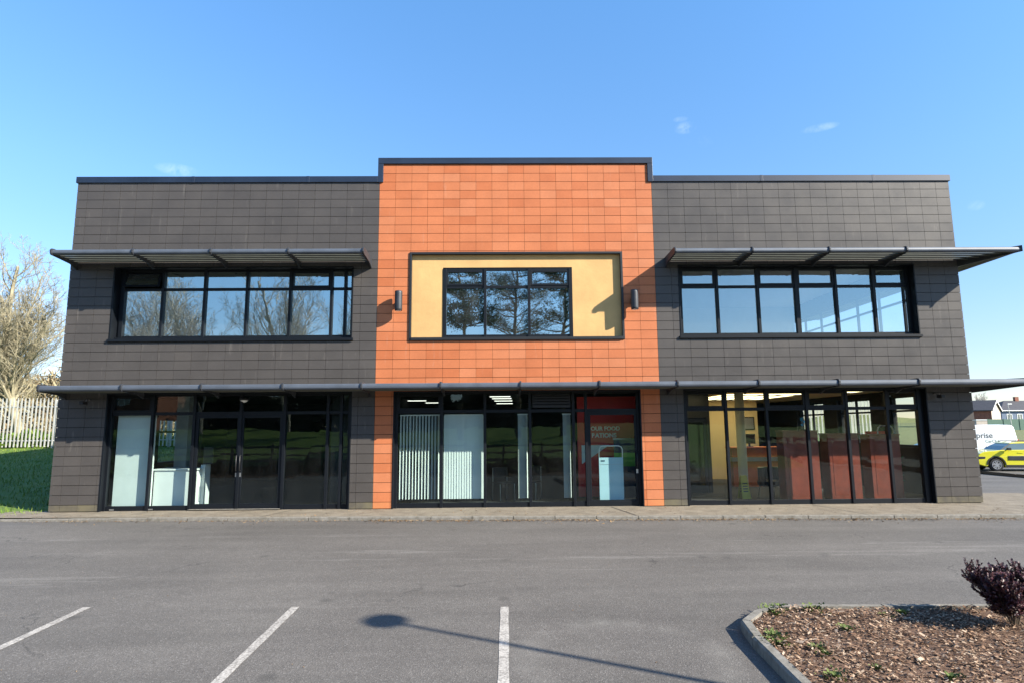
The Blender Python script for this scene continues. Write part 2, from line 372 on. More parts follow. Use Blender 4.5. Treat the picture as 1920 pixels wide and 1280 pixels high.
# pavement apron in front of the building (kerb line runs slightly askew)
def ky(x): return -1.02 - (x+11.4)*.0485
b = MB(); k = 34; x0, x1 = -19.0, 14.6
for i in range(k):
    xa = x0+(x1-x0)*i/k; xb = x0+(x1-x0)*(i+1)/k
    ha = 0.0 if xa > -13 else -.05; hb = 0.0 if xb > -13 else -.05
    b.quad((xa,ky(xa)+.12,ha),(xb,ky(xb)+.12,hb),(xb,.35 if xb<12 else 2.2,hb),(xa,.35 if xa<12 else 2.2,ha))
tag(b.build('pavement', MT['concrete']), kind='structure')
b = MB()
for i in range(int((x1-x0)/.915)):
    xa = x0+i*.915; xb = xa+.900
    n = len(b.v); zt = .006+random.uniform(-.003,.003)
    if xa < -8: zt -= .03*min(1, (-8-xa)/4)
    for x in (xa, xb):
        b.v += [(x,ky(x),-.12),(x,ky(x)+.008,zt-.012),(x,ky(x)+.02,zt),(x,ky(x)+.125,zt),(x,ky(x)+.125,-.12)]
    for q in range(4): b.f.append((n+q, n+5+q, n+6+q, n+q+1)); b.mi.append(0)
    b.f.append((n,n+1,n+2,n+3,n+4)); b.f.append((n+9,n+8,n+7,n+6,n+5)); b.mi += [0,0]
tag(b.build('kerb', MT['kerb']), kind='structure')
# expansion joint in the pavement
b = MB(); b.quad((2.62,-.05,.004),(2.65,-.05,.004),(2.95,-1.6,.004),(2.92,-1.6,.004)); b.quad((7.6,-.05,.004),(7.62,-.05,.004),(7.98,-1.85,.004),(7.96,-1.85,.004)); b.quad((-5.2,-.05,.004),(-5.18,-.05,.004),(-5.5,-1.25,.004),(-5.52,-1.25,.004))
tag(b.build('pavement_joint', MT['core']), kind='structure')
# parking lines
def pline(name_x0, y0, x1_, y1, wd=.10):
    b = MB(); k = 24; d = Vector((x1_-name_x0, y1-y0)).normalized(); nrm = Vector((-d.y, d.x))*wd/2
    P = []
    for i in range(k+1):
        t = i/k; x = name_x0+(x1_-name_x0)*t; y = y0+(y1-y0)*t; j = random.uniform(-.004,.004)
        P.append(((x-nrm.x-j, y-nrm.y), (x+nrm.x+j, y+nrm.y)))
    for i in range(k):
        a, c = P[i], P[i+1]
        b.quad(*[(q[0], q[1], gz(q[0], q[1])+.004) for q in (a[0], a[1], c[1], c[0])])
    return tag(b.build('parking_line', MT['paint']), kind='structure')
def gpt(u, v):
    d = RC @ Vector(((u-960)/F, 1, -(v-640)/F)); p = None
    t = 0
    for _ in range(40):
        q = CAM + d*t; z = gz(q.x, q.y); t += (q.z - z)/(-d.z)
    return CAM + d*t
for (a, c) in (((163,1138),(0,1214)), ((554,1137),(405,1280)), ((946,1137),(944,1280))):
    A, B = gpt(*a), gpt(*c); dd = (B-A).normalized(); E2 = A + dd*4.6
    pline(A.x, A.y, E2.x, E2.y)
for k in range(2, 5): pline(-.0+ -2.33*(k+1), -8.45, -.0-2.33*(k+1)+.05, -13.2)
# ------------------------------------------------------------------ building
BX0, BX1, CX0, CX1, BD = -11.10, 11.93, -3.2225, 3.96, 12.0
WT, CT = 8.37, 8.87
B_ = thing('office_building', 'two storey office building clad in dark grey and orange tiles with louvred canopies', 'building')
RC_ = .24       # frame recess
RL = .13        # recess of the shopfronts
openings = {'ul': (-9.97,-3.84,4.20,6.10), 'ur': (4.56,10.77,4.20,6.10), 'uc': (-2.40,3.12,4.16,6.46),
            'll': (-9.90,-3.80,0.0,2.88), 'lc': (-2.76,3.47,0.0,2.88), 'lr': (4.56,10.77,0.0,2.88)}
def cladding(x0, x1, z1, mat):
    b = MB(); gp = .0052; sx_, sz_ = .4225, .2345
    i0 = math.floor((x0-CX0)/sx_)-1; i1 = math.ceil((x1-CX0)/sx_)+1
    for i in range(i0, i1):
        a = max(x0, CX0+i*sx_); c = min(x1, CX0+(i+1)*sx_)
        if c-a < .03: continue
        for k in range(-1, 40):
            p = max(.012, .168+k*sz_); q = min(z1, .168+(k+1)*sz_)
            if q-p < .02: continue
            cells = [(a+gp*.62, c-gp*.62, p+gp*1.1, q-gp*1.1)]
            for h in openings.values(): cells = subtract(cells, h)
            for (xa,xb,za,zb) in cells: b.box(xa,xb,0,.024,za,zb,jy=.0011)
    return b.build('cladding', mat, B_)
cladding(BX0, CX0, WT, MT['grey_tile']); cladding(CX0, CX1, CT, MT['orange_tile']); cladding(CX1, BX1, WT, MT['grey_tile'])
# core wall behind the tiles
b = MB(); rects = [(BX0+.03, BX1-.03, 0, WT), (CX0, CX1, WT, CT)]
for h in openings.values(): rects = subtract(rects, h)
for (xa,xb,za,zb) in rects: b.box(xa,xb,.040,.28,za,zb)
b.build('front_wall', MT['core'], B_)
# side walls with tiles and window bands
def side_wall(x, sgn, wins):
    b = MB(); c = MB(); gp = .0045
    rects = [(0.285, BD, 0, WT)]
    for h in wins: rects = subtract(rects, h)
    for (ya,yb,za,zb) in rects:
        if sgn < 0: c.box(x+.03, x+.28, ya, yb, za, zb)
        else: c.box(x-.28, x-.03, ya, yb, za, zb)
    i = 0
    while i*.4225 < BD:
        for k in range(-1, 40):
            p = max(.012, .168+k*.2345); q = min(WT, .168+(k+1)*.2345)
            if q-p < .02: continue
            cells = [(i*.4225+.03+gp if i == 0 else i*.4225+gp, min(BD,(i+1)*.4225)-gp, p+gp, q-gp)]
            for h in wins: cells = subtract(cells, h)
            for (ya,yb,za,zb) in cells: b.box(min(x, x-sgn*.024), max(x, x-sgn*.024), ya, yb, za, zb)
        i += 1
    c.build('side_wall', MT['core'], B_); b.build('cladding', MT['grey_tile'], B_)
    for (y0,y1,z0,z1) in wins:
        fr = MB(); n = max(1, round((y1-y0)/1.15)); xf0, xf1 = (x+.10, x+.16) if sgn < 0 else (x-.16, x-.10)
        for t in range(n+1):
            yy = y0+(y1-y0)*t/n; wd = .035 if 0 < t < n else .06
            fr.box(xf0,xf1,max(y0,yy-wd),min(y1,yy+wd),z0,z1)
        for (za,zb) in ((z0,z0+.07),(z1-.07,z1),(z0+(z1-z0)*.68,z0+(z1-z0)*.68+.06)):
            fr.box(xf0-.002,xf1+.002,y0,y1,za,zb)
        wo = fr.build('window', MT['frame'], B_)
        g = MB(); xm = (xf0+xf1)/2; g.quad((xm,y0,z0),(xm,y1,z0),(xm,y1,z1),(xm,y0,z1)); g.build('glass', MT['glass_lowr'], wo)
side_wall(BX0, -1, [(4.2,7.0,.9,2.35)])
side_wall(BX1, 1, [(.9,3.1,1.3,2.80),(4.0,6.0,1.3,2.80),(6.9,9.0,1.3,2.80),(.9,10.4,4.2,6.1)])
b = MB(); rects = [(BX0+.28, BX1-.28, 0, WT)]
bw = [(-8.5,-5,1,2.6),(-2,2.5,1,2.6),(5,9,4.3,6.0),(-9,-5,4.3,6.0),(-2,2.5,4.3,6.0)]
for h in bw: rects = subtract(rects, h)
for (xa,xb,za,zb) in rects: b.box(xa,xb,BD-.25,BD,za,zb)
b.build('rear_wall', MT['core'], B_)
for (xa,xb,za,zb) in bw:
    fr = MB(); n = round((xb-xa)/1.1)
    for t in range(n+1): xx = xa+(xb-xa)*t/n; fr.box(xx-.04,xx+.04,BD-.14,BD-.08,za,zb)
    for z in (za,zb-.08,za+(zb-za)*.68): fr.box(xa,xb,BD-.143,BD-.077,z,z+.08)
    wo = fr.build('window', MT['frame'], B_); g = MB(); g.quad((xa,BD-.11,za),(xb,BD-.11,za),(xb,BD-.11,zb),(xa,BD-.11,zb)); g.build('glass', MT['glass_lowr'], wo)
# slabs and roof
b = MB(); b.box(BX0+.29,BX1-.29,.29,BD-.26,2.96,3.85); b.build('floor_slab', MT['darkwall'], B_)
b = MB(); b.box(BX0+.285,BX1-.285,.15,BD-.255,-.12,.02); b.build('ground_slab', MT['carpet'], B_)
b = MB(); b.box(4.23,BX1-.29,.29,BD-.26,6.62,6.9); b.cm=1; b.box(BX0+.29,4.02,.29,BD-.26,6.62,6.9); b.box(BX0+.29,BX1-.29,.29,BD-.26,8.0,8.12); b.build('roof', [MT['ceiling'],MT['darkwall']], B_)
b = MB(); b.box(CX0+.1,CX1-.1,.285,4.0,8.125,CT); b.build('raised_parapet', MT['core'], B_)
# copings
b = MB()
b.box(BX0-.035,CX0-.045,-.035,.32,WT-.005,8.53); b.box(CX1+.045,BX1+.035,-.035,.32,WT-.005,8.53)
b.box(CX0-.045,CX1+.045,-.04,.33,CT,9.035)
b.box(CX0-.045,CX0+.095,-.038,.328,WT-.01,CT-.002); b.box(CX1-.095,CX1+.045,-.038,.328,WT-.01,CT-.002)
b.box(BX0-.035,BX0+.30,.322,BD,WT-.005,8.53); b.box(BX1-.30,BX1+.035,.322,BD,WT-.005,8.53)
for x in [BX0+3*i for i in range(1,8)]:
    if not (CX0-.3 < x < CX1+.3): b.box(x-.04,x+.04,-.0385,.0,WT-.008,8.534)
b.build('coping', MT['coping'], B_, bev=.006)
# ---- windows of the front
def glazing(name, op, xs, zs, mat, rec=RC_, thick=None, sill=True, gz_=None, surround=True, openers=(), skip_low=()):
    """xs mullion centres incl. both ends, zs bottom, transom, top"""
    x0,x1,z0,z1 = op; y = rec
    b = MB()
    # reveal lining
    if surround:
        b.box(x0,x0+.03,-.012,y,z0,z1); b.box(x1-.03,x1,-.012,y,z0,z1); b.box(x0+.03,x1-.03,-.010,y,z1-.03,z1)
        if sill: b.box(x0-.03,x1+.03,-.05,y,z0-.03,z0+.035); b.box(x0+.03,x1-.03,y-.10,y-.002,z0+.036,z0+.10)
    fy0, fy1 = y, y+.07
    b.box(x0+(.03 if surround else 0),xs[0],fy0+.003,fy1,z0,z1); b.box(xs[-1],x1-(.03 if surround else 0),fy0+.003,fy1,z0,z1)
    for i, x in enumerate(xs):
        w_ = .034 if 0 < i < len(xs)-1 else .045
        if thick and i in thick: w_ = .055
        b.box(x-w_,x+w_,fy0-.03,fy1,z0+.001,z1-.03)
    for (a,c) in ((z0,zs[0]),(zs[1],zs[2]),(zs[3],z1-.001)):
        b.box(xs[0],xs[-1],fy0-.0,fy1-.004,a,c)
    for i in openers:      # top-hung vents with a heavier sash
        a, c = xs[i]+.036, xs[i+1]-.036
        for q in ((a,a+.05,zs[2],zs[3]),(c-.05,c,zs[2],zs[3]),(a+.05,c-.05,zs[2],zs[2]+.05),(a+.05,c-.05,zs[3]-.045,zs[3])):
            b.box(q[0],q[1],fy0-.016,fy1-.02,q[2],q[3])
    wo = b.build(name, MT['frame'], B_, bev=.003)
    g = MB(); yy = fy0+.035
    for i in range(len(xs)-1):
        for (a,c) in ((zs[0],zs[1]),(zs[2],zs[3])):
            if (i,a) in skip_low: continue
            j = [random.uniform(-.0022,.0022) for _ in range(4)]
            if a == zs[0] and i in (gz_ or ()): continue
            g.quad((xs[i],yy+j[0],a),(xs[i+1],yy+j[1],a),(xs[i+1],yy+j[2],c),(xs[i],yy+j[3],c))
    g.build('glass', mat, wo)
    return wo
K = (15.7+RC_+.02)/15.7
ulx = [-9.84,-8.82,-7.74,-6.65,-5.53,-4.46,-4.10,-3.90]
win_ul = glazing('window', openings['ul'], ulx, (4.35,5.53,5.60,6.02), MT['glass_up'], openers=(4,), skip_low=((0,5.60),))
# the open vent: a sash tilted out at its foot
b = MB(); a, c = -9.80, -8.86
def slanted(bm, x0, x1, t0, t1, off0, off1):
    P = lambda t, o: (RC_+.03-o-(1-t)*.14, 5.615+t*.39)
    (ya,za),(yb,zb) = P(t0,off0),P(t1,off0); (yc,zc),(yd,zd) = P(t1,off1),P(t0,off1)
    bm.prism([(ya,za),(yb,zb),(yc,zc),(yd,zd)],'x',x0,x1)
slanted(b,a,a+.055,0,1,0,.04); slanted(b,c-.055,c,0,1,0,.04); slanted(b,a+.055,c-.055,0,.12,0,.04); slanted(b,a+.055,c-.055,.88,1,0,.04)
v_ = b.build('vent_sash', MT['frame'], win_ul)
g = MB(); slanted(g,a+.05,c-.05,.08,.92,.015,.02); g.build('vent_glass', MT['glass_up'], win_ul)
# dark lined panel hiding the column in the sixth bay
b = MB(); b.box(-4.42,-4.14,.36,.40,4.2,6.1); b.build('column_casing', MT['darkwall'], B_)
urx = [4.66,5.64,6.72,7.75,8.79,9.80,10.72]
glazing('window', openings['ur'], urx, (4.34,5.53,5.60,6.03), MT['glass_upr'], openers=(0,2,3,5), thick=(3,))
# centre: cream rendered panel, trim, window
x0,x1,z0,z1 = openings['uc']
b = MB()
for (xa,xb,za,zb) in subtract([(x0+.05,x1-.05,z0+.03,z1-.05)], (-1.55,1.81,4.24,6.07)): b.box(xa,xb,.075,.13,za,zb)
b.build('rendered_panel', MT['render'], B_)
b = MB()
b.box(x0,x0+.055,-.03,.14,z0,z1); b.box(x1-.055,x1,-.03,.14,z0,z1); b.box(x0+.055,x1-.055,-.031,.14,z1-.055,z1); b.box(x0+.055,x1-.055,-.05,.14,z0,z0+.07)
b.build('panel_trim', MT['trim'], B_, bev=.003)
b = MB(); b.box(x0+.1,-1.55,.145,.29,z0+.01,z1-.01); b.box(1.81,x1-.1,.145,.29,z0+.01,z1-.01); b.box(-1.55,1.81,.145,.29,6.07,z1-.01); b.build('panel_backing', MT['core'], B_)
glazing('window', (-1.55,1.81,4.235,6.07), [-1.50,-.455,.685,1.765], (4.31,5.52,5.59,5.99), MT['glass_up'], rec=.09, openers=(0,2), surround=False)
# ground floor glazing
def lowglaz(op, xs, mat, doors=(), openers=(), handle=None, thick=None):
    return glazing('shopfront', op, xs, (.115,2.33,2.41,2.80), mat, rec=RL, sill=False, gz_=doors, openers=openers, thick=thick)
def door_leaf(xa, xb, mat, side, pull=True):
    y = RL+.005; b = MB(); s_ = .075
    b.box(xa,xa+s_,y,y+.05,.03,2.33); b.box(xb-s_,xb,y,y+.05,.03,2.33); b.box(xa+s_,xb-s_,y+.001,y+.049,.03,.15); b.box(xa+s_,xb-s_,y+.001,y+.049,2.25,2.33)
    d = b.build('door', MT['frame'], B_, bev=.003)
    g = MB(); j=[random.uniform(-.002,.002) for _ in range(4)]
    g.quad((xa+s_,y+.025+j[0],.15),(xb-s_,y+.025+j[1],.15),(xb-s_,y+.025+j[2],2.25),(xa+s_,y+.025+j[3],2.25)); g.build('glass', mat, d)
    hx = xa+.04 if side < 0 else xb-.04
    h = MB(); h.tube([(hx,y-.0,.95),(hx,y-.06,.95),(hx,y-.06,1.32),(hx,y,1.32)],.016,8); h.build('handle', MT['black'], d, smooth=True)
    h = MB(); h.box(hx-.025,hx+.025,y-.012,y,.80,.9); h.build('lock', MT['steel'], d)
    return d
llx = [-9.85,-8.80,-7.76,-6.60,-5.50,-4.42,-4.08,-3.86]
lowglaz(openings['ll'], llx, MT['glass_low'], doors=(2,3), openers=(0,))
door_leaf(-7.72,-6.605,MT['glass_low'],1); door_leaf(-6.595,-5.54,MT['glass_low'],-1)
lcx = [-2.70,-1.56,-.47,.67,1.77,2.09,3.42]
lowglaz(openings['lc'], lcx, MT['glass_low'], doors=(5,), openers=(0,))
door_leaf(2.125,3.385,MT['glass_low'],1)
lrx = [4.62,5.66,6.70,7.73,8.76,9.79,10.62]
lowglaz(openings['lr'], lrx, MT['glass_lowr'], openers=(0,2,3,5))
b = MB(); b.box(.74,1.70,RL-.01,RL+.02,2.45,2.78)
for i in range(4):
    z = 2.50+i*.07; b.prism([(RL-.03,z),(RL-.01,z+.03),(RL-.01,z+.045),(RL-.03,z+.015)],'x',.76,1.68)
b.build('vent_louvre', MT['black'], B_)
b = MB(); b.box(-7.74,-5.52,.02,.3,.022,.03); b.build('door_threshold', MT['kerb'], B_)
b = MB(); b.box(-4.40,-3.85,.42,.47,0,2.9); b.build('column_casing', MT['darkwall'], B_)
# ---- canopies
PJ = .92
def canopy(xa, xb, zt, zb, brackets, mitre=False, label=None):
    """xa..xb along the wall, zt/zb fascia top and bottom; mitre carries it round the right corner"""
    b = MB(); h = zt-zb; cy_ = (zt+zb)/2
    prof = [(-PJ+.0,zb+.015),(-PJ-.012,zb+.03),(-PJ-.016,cy_),(-PJ-.010,zt-.02),(-PJ+.008,zt),(-PJ+.05,zt),(-PJ+.05,zb),(-PJ+.015,zb)]
    fx1 = xb+ (PJ if mitre else 0)
    b.prism(prof, 'x', xa, fx1)
    if mitre:
        pr = [(BX1+(-p[0]), p[1]) for p in prof]
        b.prism(pr, 'y', -PJ, 9.0)
    c = b.build('canopy', MT['canopy'], B_, smooth=False)
    b = MB(); nb = 5; sp = (PJ-.10)/nb
    for i in range(nb):
        yo = -PJ+.085+i*sp; zz = zb-.004
        prof = [(yo,zz),(yo-.008,zz+.012),(yo-.004,zz+.026),(yo+.02,zz+.036),(yo+.135,zz+.088),(yo+.137,zz+.080),(yo+.025,zz+.006)]
        xe = xb - yo if mitre else xb-.02
        b.prism(prof, 'x', xa+.02, xe)
        if mitre: b.prism([(BX1-p[0], p[1]) for p in prof], 'y', yo, 9.0)
    b.build('louvre_blades', MT['blade'], c)
    for x in brackets:
        b = MB()
        prof = [(-.002,zt+.02),(-PJ+.05,zt+.035),(-PJ-.01,zt+.03),(-PJ-.045,zt-.01),(-PJ-.045,zb+.03),(-PJ-.01,zb-.015),(-PJ+.25,zb-.03),(-.25,zb-.06),(-.002,zb-.15)]
        b.prism(prof, 'x', x-.022, x+.022); b.build('bracket', MT['bracket'], c, bev=.006)
    if mitre:
        for (p, q) in (((BX1,0),(BX1+PJ+.03,-PJ-.03)),):
            b = MB(); d = Vector((q[0]-p[0], q[1]-p[1])).normalized(); n_ = Vector((-d.y,d.x))*.022
            V = []
            for (X,Y) in ((p[0]-n_.x,p[1]-n_.y),(q[0]-n_.x,q[1]-n_.y),(q[0]+n_.x,q[1]+n_.y),(p[0]+n_.x,p[1]+n_.y)): V.append((X,Y))
            zi = [zb-.15, zb+.0, zb+.0, zb-.15]
            n = len(b.v); b.v += [(V[i][0],V[i][1],zi[i]) for i in range(4)] + [(V[i][0],V[i][1],zt+.03) for i in range(4)]
            for f in ((0,1,5,4),(1,2,6,5),(2,3,7,6),(3,0,4,7),(4,5,6,7),(3,2,1,0)): b.f.append(tuple(n+i for i in f)); b.mi.append(0)
            b.build('bracket', MT['bracket'], c)
        for y in (1.2,3.1,5.0,6.9,8.8):
            b = MB(); prof = [(BX1+.002,zt+.02),(BX1+PJ-.05,zt+.035),(BX1+PJ+.045,zt-.01),(BX1+PJ+.045,zb+.03),(BX1+PJ-.25,zb-.03),(BX1+.002,zb-.15)]
            b.prism(prof,'y',y-.022,y+.022); b.build('bracket', MT['bracket'], c)
canopy(-10.95,-3.38,6.30,6.185,[-10.93,-8.98,-7.10,-5.22,-3.40])
canopy(4.23,BX1,6.275,6.16,[4.25,6.17,8.08,10.0],mitre=True)
canopy(-10.95,BX1,3.015,2.885,[-10.93,-9.0,-7.13,-5.22,-3.36,-1.49,.41,2.30,4.17,6.12,8.05,9.99],mitre=True)
# ---- lamps and little fixtures on the facade
def wall_light(x, z, label):
    t = thing('wall_light', label, 'wall light', (x,0,z), group='cylindrical wall lights beside the cream panel')
    b = MB(); b.lathe([(.085,-.255),(.094,-.25),(.096,-.2),(.096,.2),(.094,.25),(.085,.255)],0,-.21,24); b.build('lamp_body', MT['bracket'], t, smooth=True).data
    b = MB(); b.box(-.035,.035,-.13,0,-.05,.05); b.box(-.06,.06,-.02,-.001,-.08,.08); b.build('wall_mount', MT['black'], t)
    b = MB(); b.lathe([(.07,-.252),(.07,-.262)],0,-.21,20); b.build('lens', MT['white'], t)
wall_light(-2.64,5.14,'dark cylinder wall light on orange tiles, left of the cream panel')
wall_light(3.36,5.14,'dark cylinder wall light on orange tiles, right of the cream panel in canopy shade')
t = thing('bulkhead_light', 'small round bulkhead light with white lens above the double doors', 'wall light', (-6.56,.17,2.72))
b = MB(); b.lathe([(.10,-.03),(.12,-.02),(.12,.02),(.10,.03)],0,0,20); o = b.build('housing', MT['black'], t, smooth=True); 
b = MB()
b.lathe([(.02,-.085),(.06,-.07),(.09,-.045),(.10,-.02)],0,0,20); b.build('lens', MT['white'], t, smooth=True)
def cctv(x, z, label, name='security_camera'):
    t = thing(name, label, 'camera', (x,-.001,z))
    b = MB(); b.tube([(0,0,0),(.0,-.10,.0),(.02,-.16,-.05)],.015,8); b.build('arm', MT['steel'], t)
    b = MB(); b.box(-.05,.05,-.30,-.12,-.12,-.04); b.build('housing', MT['black'], t, bev=.01)
cctv(-10.33,2.72,'small dark security camera under the left end of the lower canopy')
cctv(10.98,2.72,'small dark security camera under the right end of the lower canopy')
t = thing('roof_antenna', 'thin pale antenna mast above the orange centre parapet', 'antenna', (.72,.9,CT))
b = MB(); b.tube([(0,0,0),(0,0,.58)],.012,6); b.build('mast', MT['steel'], t)
b = MB(); b.tube([(0,0,.40),(0,0,.56)],.028,8); b.build('head', MT['white'], t)
p0 = at(213,331,.9)
t = thing('roof_cable', 'white curved cable end poking over the left parapet', 'cable', (p0.x,.9,8.3))
b = MB(); b.tube([(0,0,0),(0,0,.25),(-.03,0,.32),(-.12,0,.37),(-.22,0,.39)],.022,6); b.build('cable', MT['white'], t, smooth=True)
# ------------------------------------------------------------------ interiors
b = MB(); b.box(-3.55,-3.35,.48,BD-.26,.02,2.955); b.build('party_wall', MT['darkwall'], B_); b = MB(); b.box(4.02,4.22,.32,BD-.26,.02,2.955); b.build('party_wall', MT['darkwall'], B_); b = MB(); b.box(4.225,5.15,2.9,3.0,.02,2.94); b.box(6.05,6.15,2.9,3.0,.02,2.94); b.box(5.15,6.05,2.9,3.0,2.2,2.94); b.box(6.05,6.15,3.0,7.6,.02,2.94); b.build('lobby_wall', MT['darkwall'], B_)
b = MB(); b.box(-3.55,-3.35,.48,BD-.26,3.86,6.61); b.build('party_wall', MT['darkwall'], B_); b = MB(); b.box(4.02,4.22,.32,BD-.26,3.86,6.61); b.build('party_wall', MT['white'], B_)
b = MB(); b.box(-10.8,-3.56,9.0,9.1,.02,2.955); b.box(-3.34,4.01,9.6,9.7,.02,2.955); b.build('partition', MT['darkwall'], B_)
b = MB(); b.box(4.23,9.5,7.6,7.7,.02,2.955); b.box(9.4,9.5,7.71,BD-.26,.02,2.955); b.build('partition', MT['plaster'], B_)
b = MB(); b.box(4.225,BX1-.285,.40,BD-.27,2.945,2.953); b.build('ceiling', MT['plaster'], B_)
b = MB(); b.box(4.225,11.64,8.6,8.7,3.86,6.61); b.box(4.225,4.235,.32,8.59,3.86,6.61); b.build('partition', MT['white'], B_)
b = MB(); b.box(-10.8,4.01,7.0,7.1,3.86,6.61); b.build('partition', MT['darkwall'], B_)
# upstairs right: ceiling lights would show, keep a doorway darker
b = MB(); b.box(4.9,5.8,8.58,8.6,3.86,5.9); b.box(5.0,5.7,8.56,8.579,3.86,5.8); b.build('inner_door', MT['white'], B_)
# ground floor left: white board, counter, pier
t = thing('display_board', 'tall pale display board standing inside the leftmost window', 'display board', (-9.24,.30,.02))
b = MB(); b.box(-.50,.44,-.03,.03,.03,2.36); b.build('board', MT['blind'], t, bev=.004)
b = MB(); b.box(-.45,-.35,-.2,.2,0,.03); b.build('foot', MT['steel'], t); b = MB(); b.box(.5,.6,-.2,.2,0,.03); b.build('foot', MT['steel'], t)
t = thing('reception_counter', 'white reception counter inside the second window from the left', 'counter', (-8.18,.38,.02))
b = MB(); b.box(-.62,.38,0,.6,0,.93); b.build('front_panel', MT['white'], t); b = MB(); b.box(-.64,.42,-.03,.64,.935,.975); b.build('worktop', MT['white'], t, bev=.004)
t = thing('pier', 'pale square pier behind the white reception counter', 'column', (-8.62,1.4,.02))
b = MB(); b.box(-.16,.16,-.16,.16,0,2.93); b.build('shaft', MT['bracket'] if 0 else simple('grey_pier',(.30,.32,.33),.8), t)
t = thing('information_stand', 'narrow pale stand just inside the left entrance door', 'stand', (-7.80,.75,.02))
b = MB(); b.box(-.02,.09,0,.3,0,1.05); b.build('cabinet', MT['blind'], t); b = MB(); b.box(-.02,.22,.1,.16,1.06,1.5); b.build('header', MT['darkwall'], t)
# vertical blinds of the centre unit
def blind(xa, xb, label, mode):
    t = thing('vertical_blind', label, 'blind', ((xa+xb)/2,.27,2.30), group='vertical blinds in the centre shopfront')
    h = (xb-xa)/2; b = MB(); b.box(-h,h,-.02,.02,-.03,0); b.build('headrail', MT['white'], t)
    b = MB(); w_ = .089
    if mode == 'open':
        n = 13; ang = radians(66)
    elif mode == 'closed': n = 15; ang = radians(10)
    else: n = 12; ang = radians(60)
    for i in range(n):
        x = -h+.03+(2*h-.06)*i/(n-1); a = ang+random.uniform(-.05,.05); dx, dy = cos(a)*w_/2, sin(a)*w_/2
        b.quad((x-dx,-dy,-2.10),(x+dx,dy,-2.10),(x+dx,dy,-.03),(x-dx,-dy,-.03)); 
    b.build('vanes', MT['blind'], t)
blind(-2.63,-1.62,'vertical blind with its vanes turned open, leftmost centre window','open')
blind(-1.50,-.52,'fully closed pale vertical blind in the second centre window','closed')
blind(.36,.62,'narrow gathered bunch of blind vanes at right edge of third centre window','stack')
blind(1.50,1.72,'narrow gathered bunch of blind vanes at right edge of fourth centre window','stack')
# ceiling strip lights
for i, (x, y) in enumerate(((-3.0,6.0),(-2.6,7.8),(-.10,3.6),(-.05,4.9),(.0,6.6),(.05,9.0))):
    t = thing('ceiling_light', ['strip light nearest the left blind, behind the open vanes','short strip light just right of and behind the leftmost one','foremost strip light behind the third centre window','second strip light behind the third centre window','third strip light behind the third centre window','rearmost strip light behind the third centre window'][i], 'ceiling light', (x,y,2.95), group='strip lights on the centre unit ceiling')
    b = MB(); b.box(-.34,.34,-.04,.04,-.03,-.001); b.build('housing', MT['white'], t); b = MB(); b.box(-.32,.32,-.012,.012,-.05,-.031); b.build('tube', MT['lamp'], t)
LUM = simple('luminous_panel', (.9,.85,.55), .6, emit=((1,.86,.50), 1.7))
t = thing('luminous_ceiling', 'glowing warm gridded ceiling panel over the right unit reception', 'ceiling light', (8.2,5.4,2.94))
b = MB(); b.box(-1.15,1.15,-1.7,1.7,-.03,-.002); b.build('panel', LUM, t)
b = MB()
for i in range(5): b.box(-1.18+i*.58,-1.14+i*.58,-1.74,1.74,-.05,-.031)
b.box(-1.18,1.18,-1.74,-1.70,-.052,-.0305); b.box(-1.18,1.18,1.70,1.74,-.052,-.0305); b.build('grid', MT['trim'], t)
for i, (x, y) in enumerate(((5.6,2.4),(10.2,2.6),(5.6,5.4))):  # the two left panels are added only to brighten the interior
    t = thing('ceiling_light', ['square lit ceiling panel near the left window of the right unit','square lit ceiling panel above the rightmost cabinets','square lit ceiling panel deep in the left of the right unit'][i], 'ceiling light', (x,y,2.94))
    b = MB(); b.box(-.3,.3,-.3,.3,-.02,-.002); b.build('panel', LUM, t); b = MB(); b.box(-.33,.33,-.33,-.301,-.03,-.001); b.box(-.33,.33,.301,.33,-.03,-.001); b.box(-.33,-.301,-.3,.3,-.03,-.001); b.box(.301,.33,-.3,.3,-.03,-.001); b.build('rim', MT['white'], t)
t = thing('ceiling_light', 'round lit downlight above the red display panel', 'ceiling light', (3.35,1.6,2.95))
b = MB(); b.lathe([(.07,-.012),(.09,-.001)],0,0,16); b.build('ring', MT['white'], t); b = MB(); b.lathe([(.06,-.02),(.065,-.013)],0,0,16); b.build('lamp', MT['lamp'], t)
# text helper
def text(body, size, mat, parent, loc, rot=(pi/2,0,0), name='lettering', align='LEFT', bold=0):
    cu = bpy.data.curves.new(name, 'FONT'); cu.body = body; cu.size = size; cu.extrude = .001; cu.align_x = align; cu.offset = bold
    tmp = bpy.data.objects.new(name, cu); COL.objects.link(tmp); bpy.context.view_layer.update()
    me = bpy.data.meshes.new_from_object(tmp.evaluated_get(bpy.context.evaluated_depsgraph_get()))
    COL.objects.unlink(tmp); bpy.data.objects.remove(tmp)
    me.name = name; me.materials.clear(); me.materials.append(mat)
    o = bpy.data.objects.new(name, me); COL.objects.link(o); o.parent = parent; o.location = loc; o.rotation_euler = rot; return o
RED = simple('red_print', (.66,.03,.03), .5, var=.08); GREENP = simple('green_print', (.10,.42,.06), .5); NAVY = simple('navy_print', (.02,.05,.09), .4)
PALE = simple('pale_blue_panel', (.45,.66,.74), .5, var=.03); LETTER = simple('lettering_white', (.90,.82,.80), .6)
t = thing('red_display', 'large red display board with white lettering behind the centre door', 'display panel', (3.0,1.25,.02))
b = MB(); b.box(-1.0,1.0,0,.04,.1,2.75); b.build('panel', RED, t)
text('OUR FOOD', .15, LETTER, t, (-.64,-.004,1.84), bold=.006); text('RATIONS', .16, LETTER, t, (-.62,-.004,1.655), bold=.006)
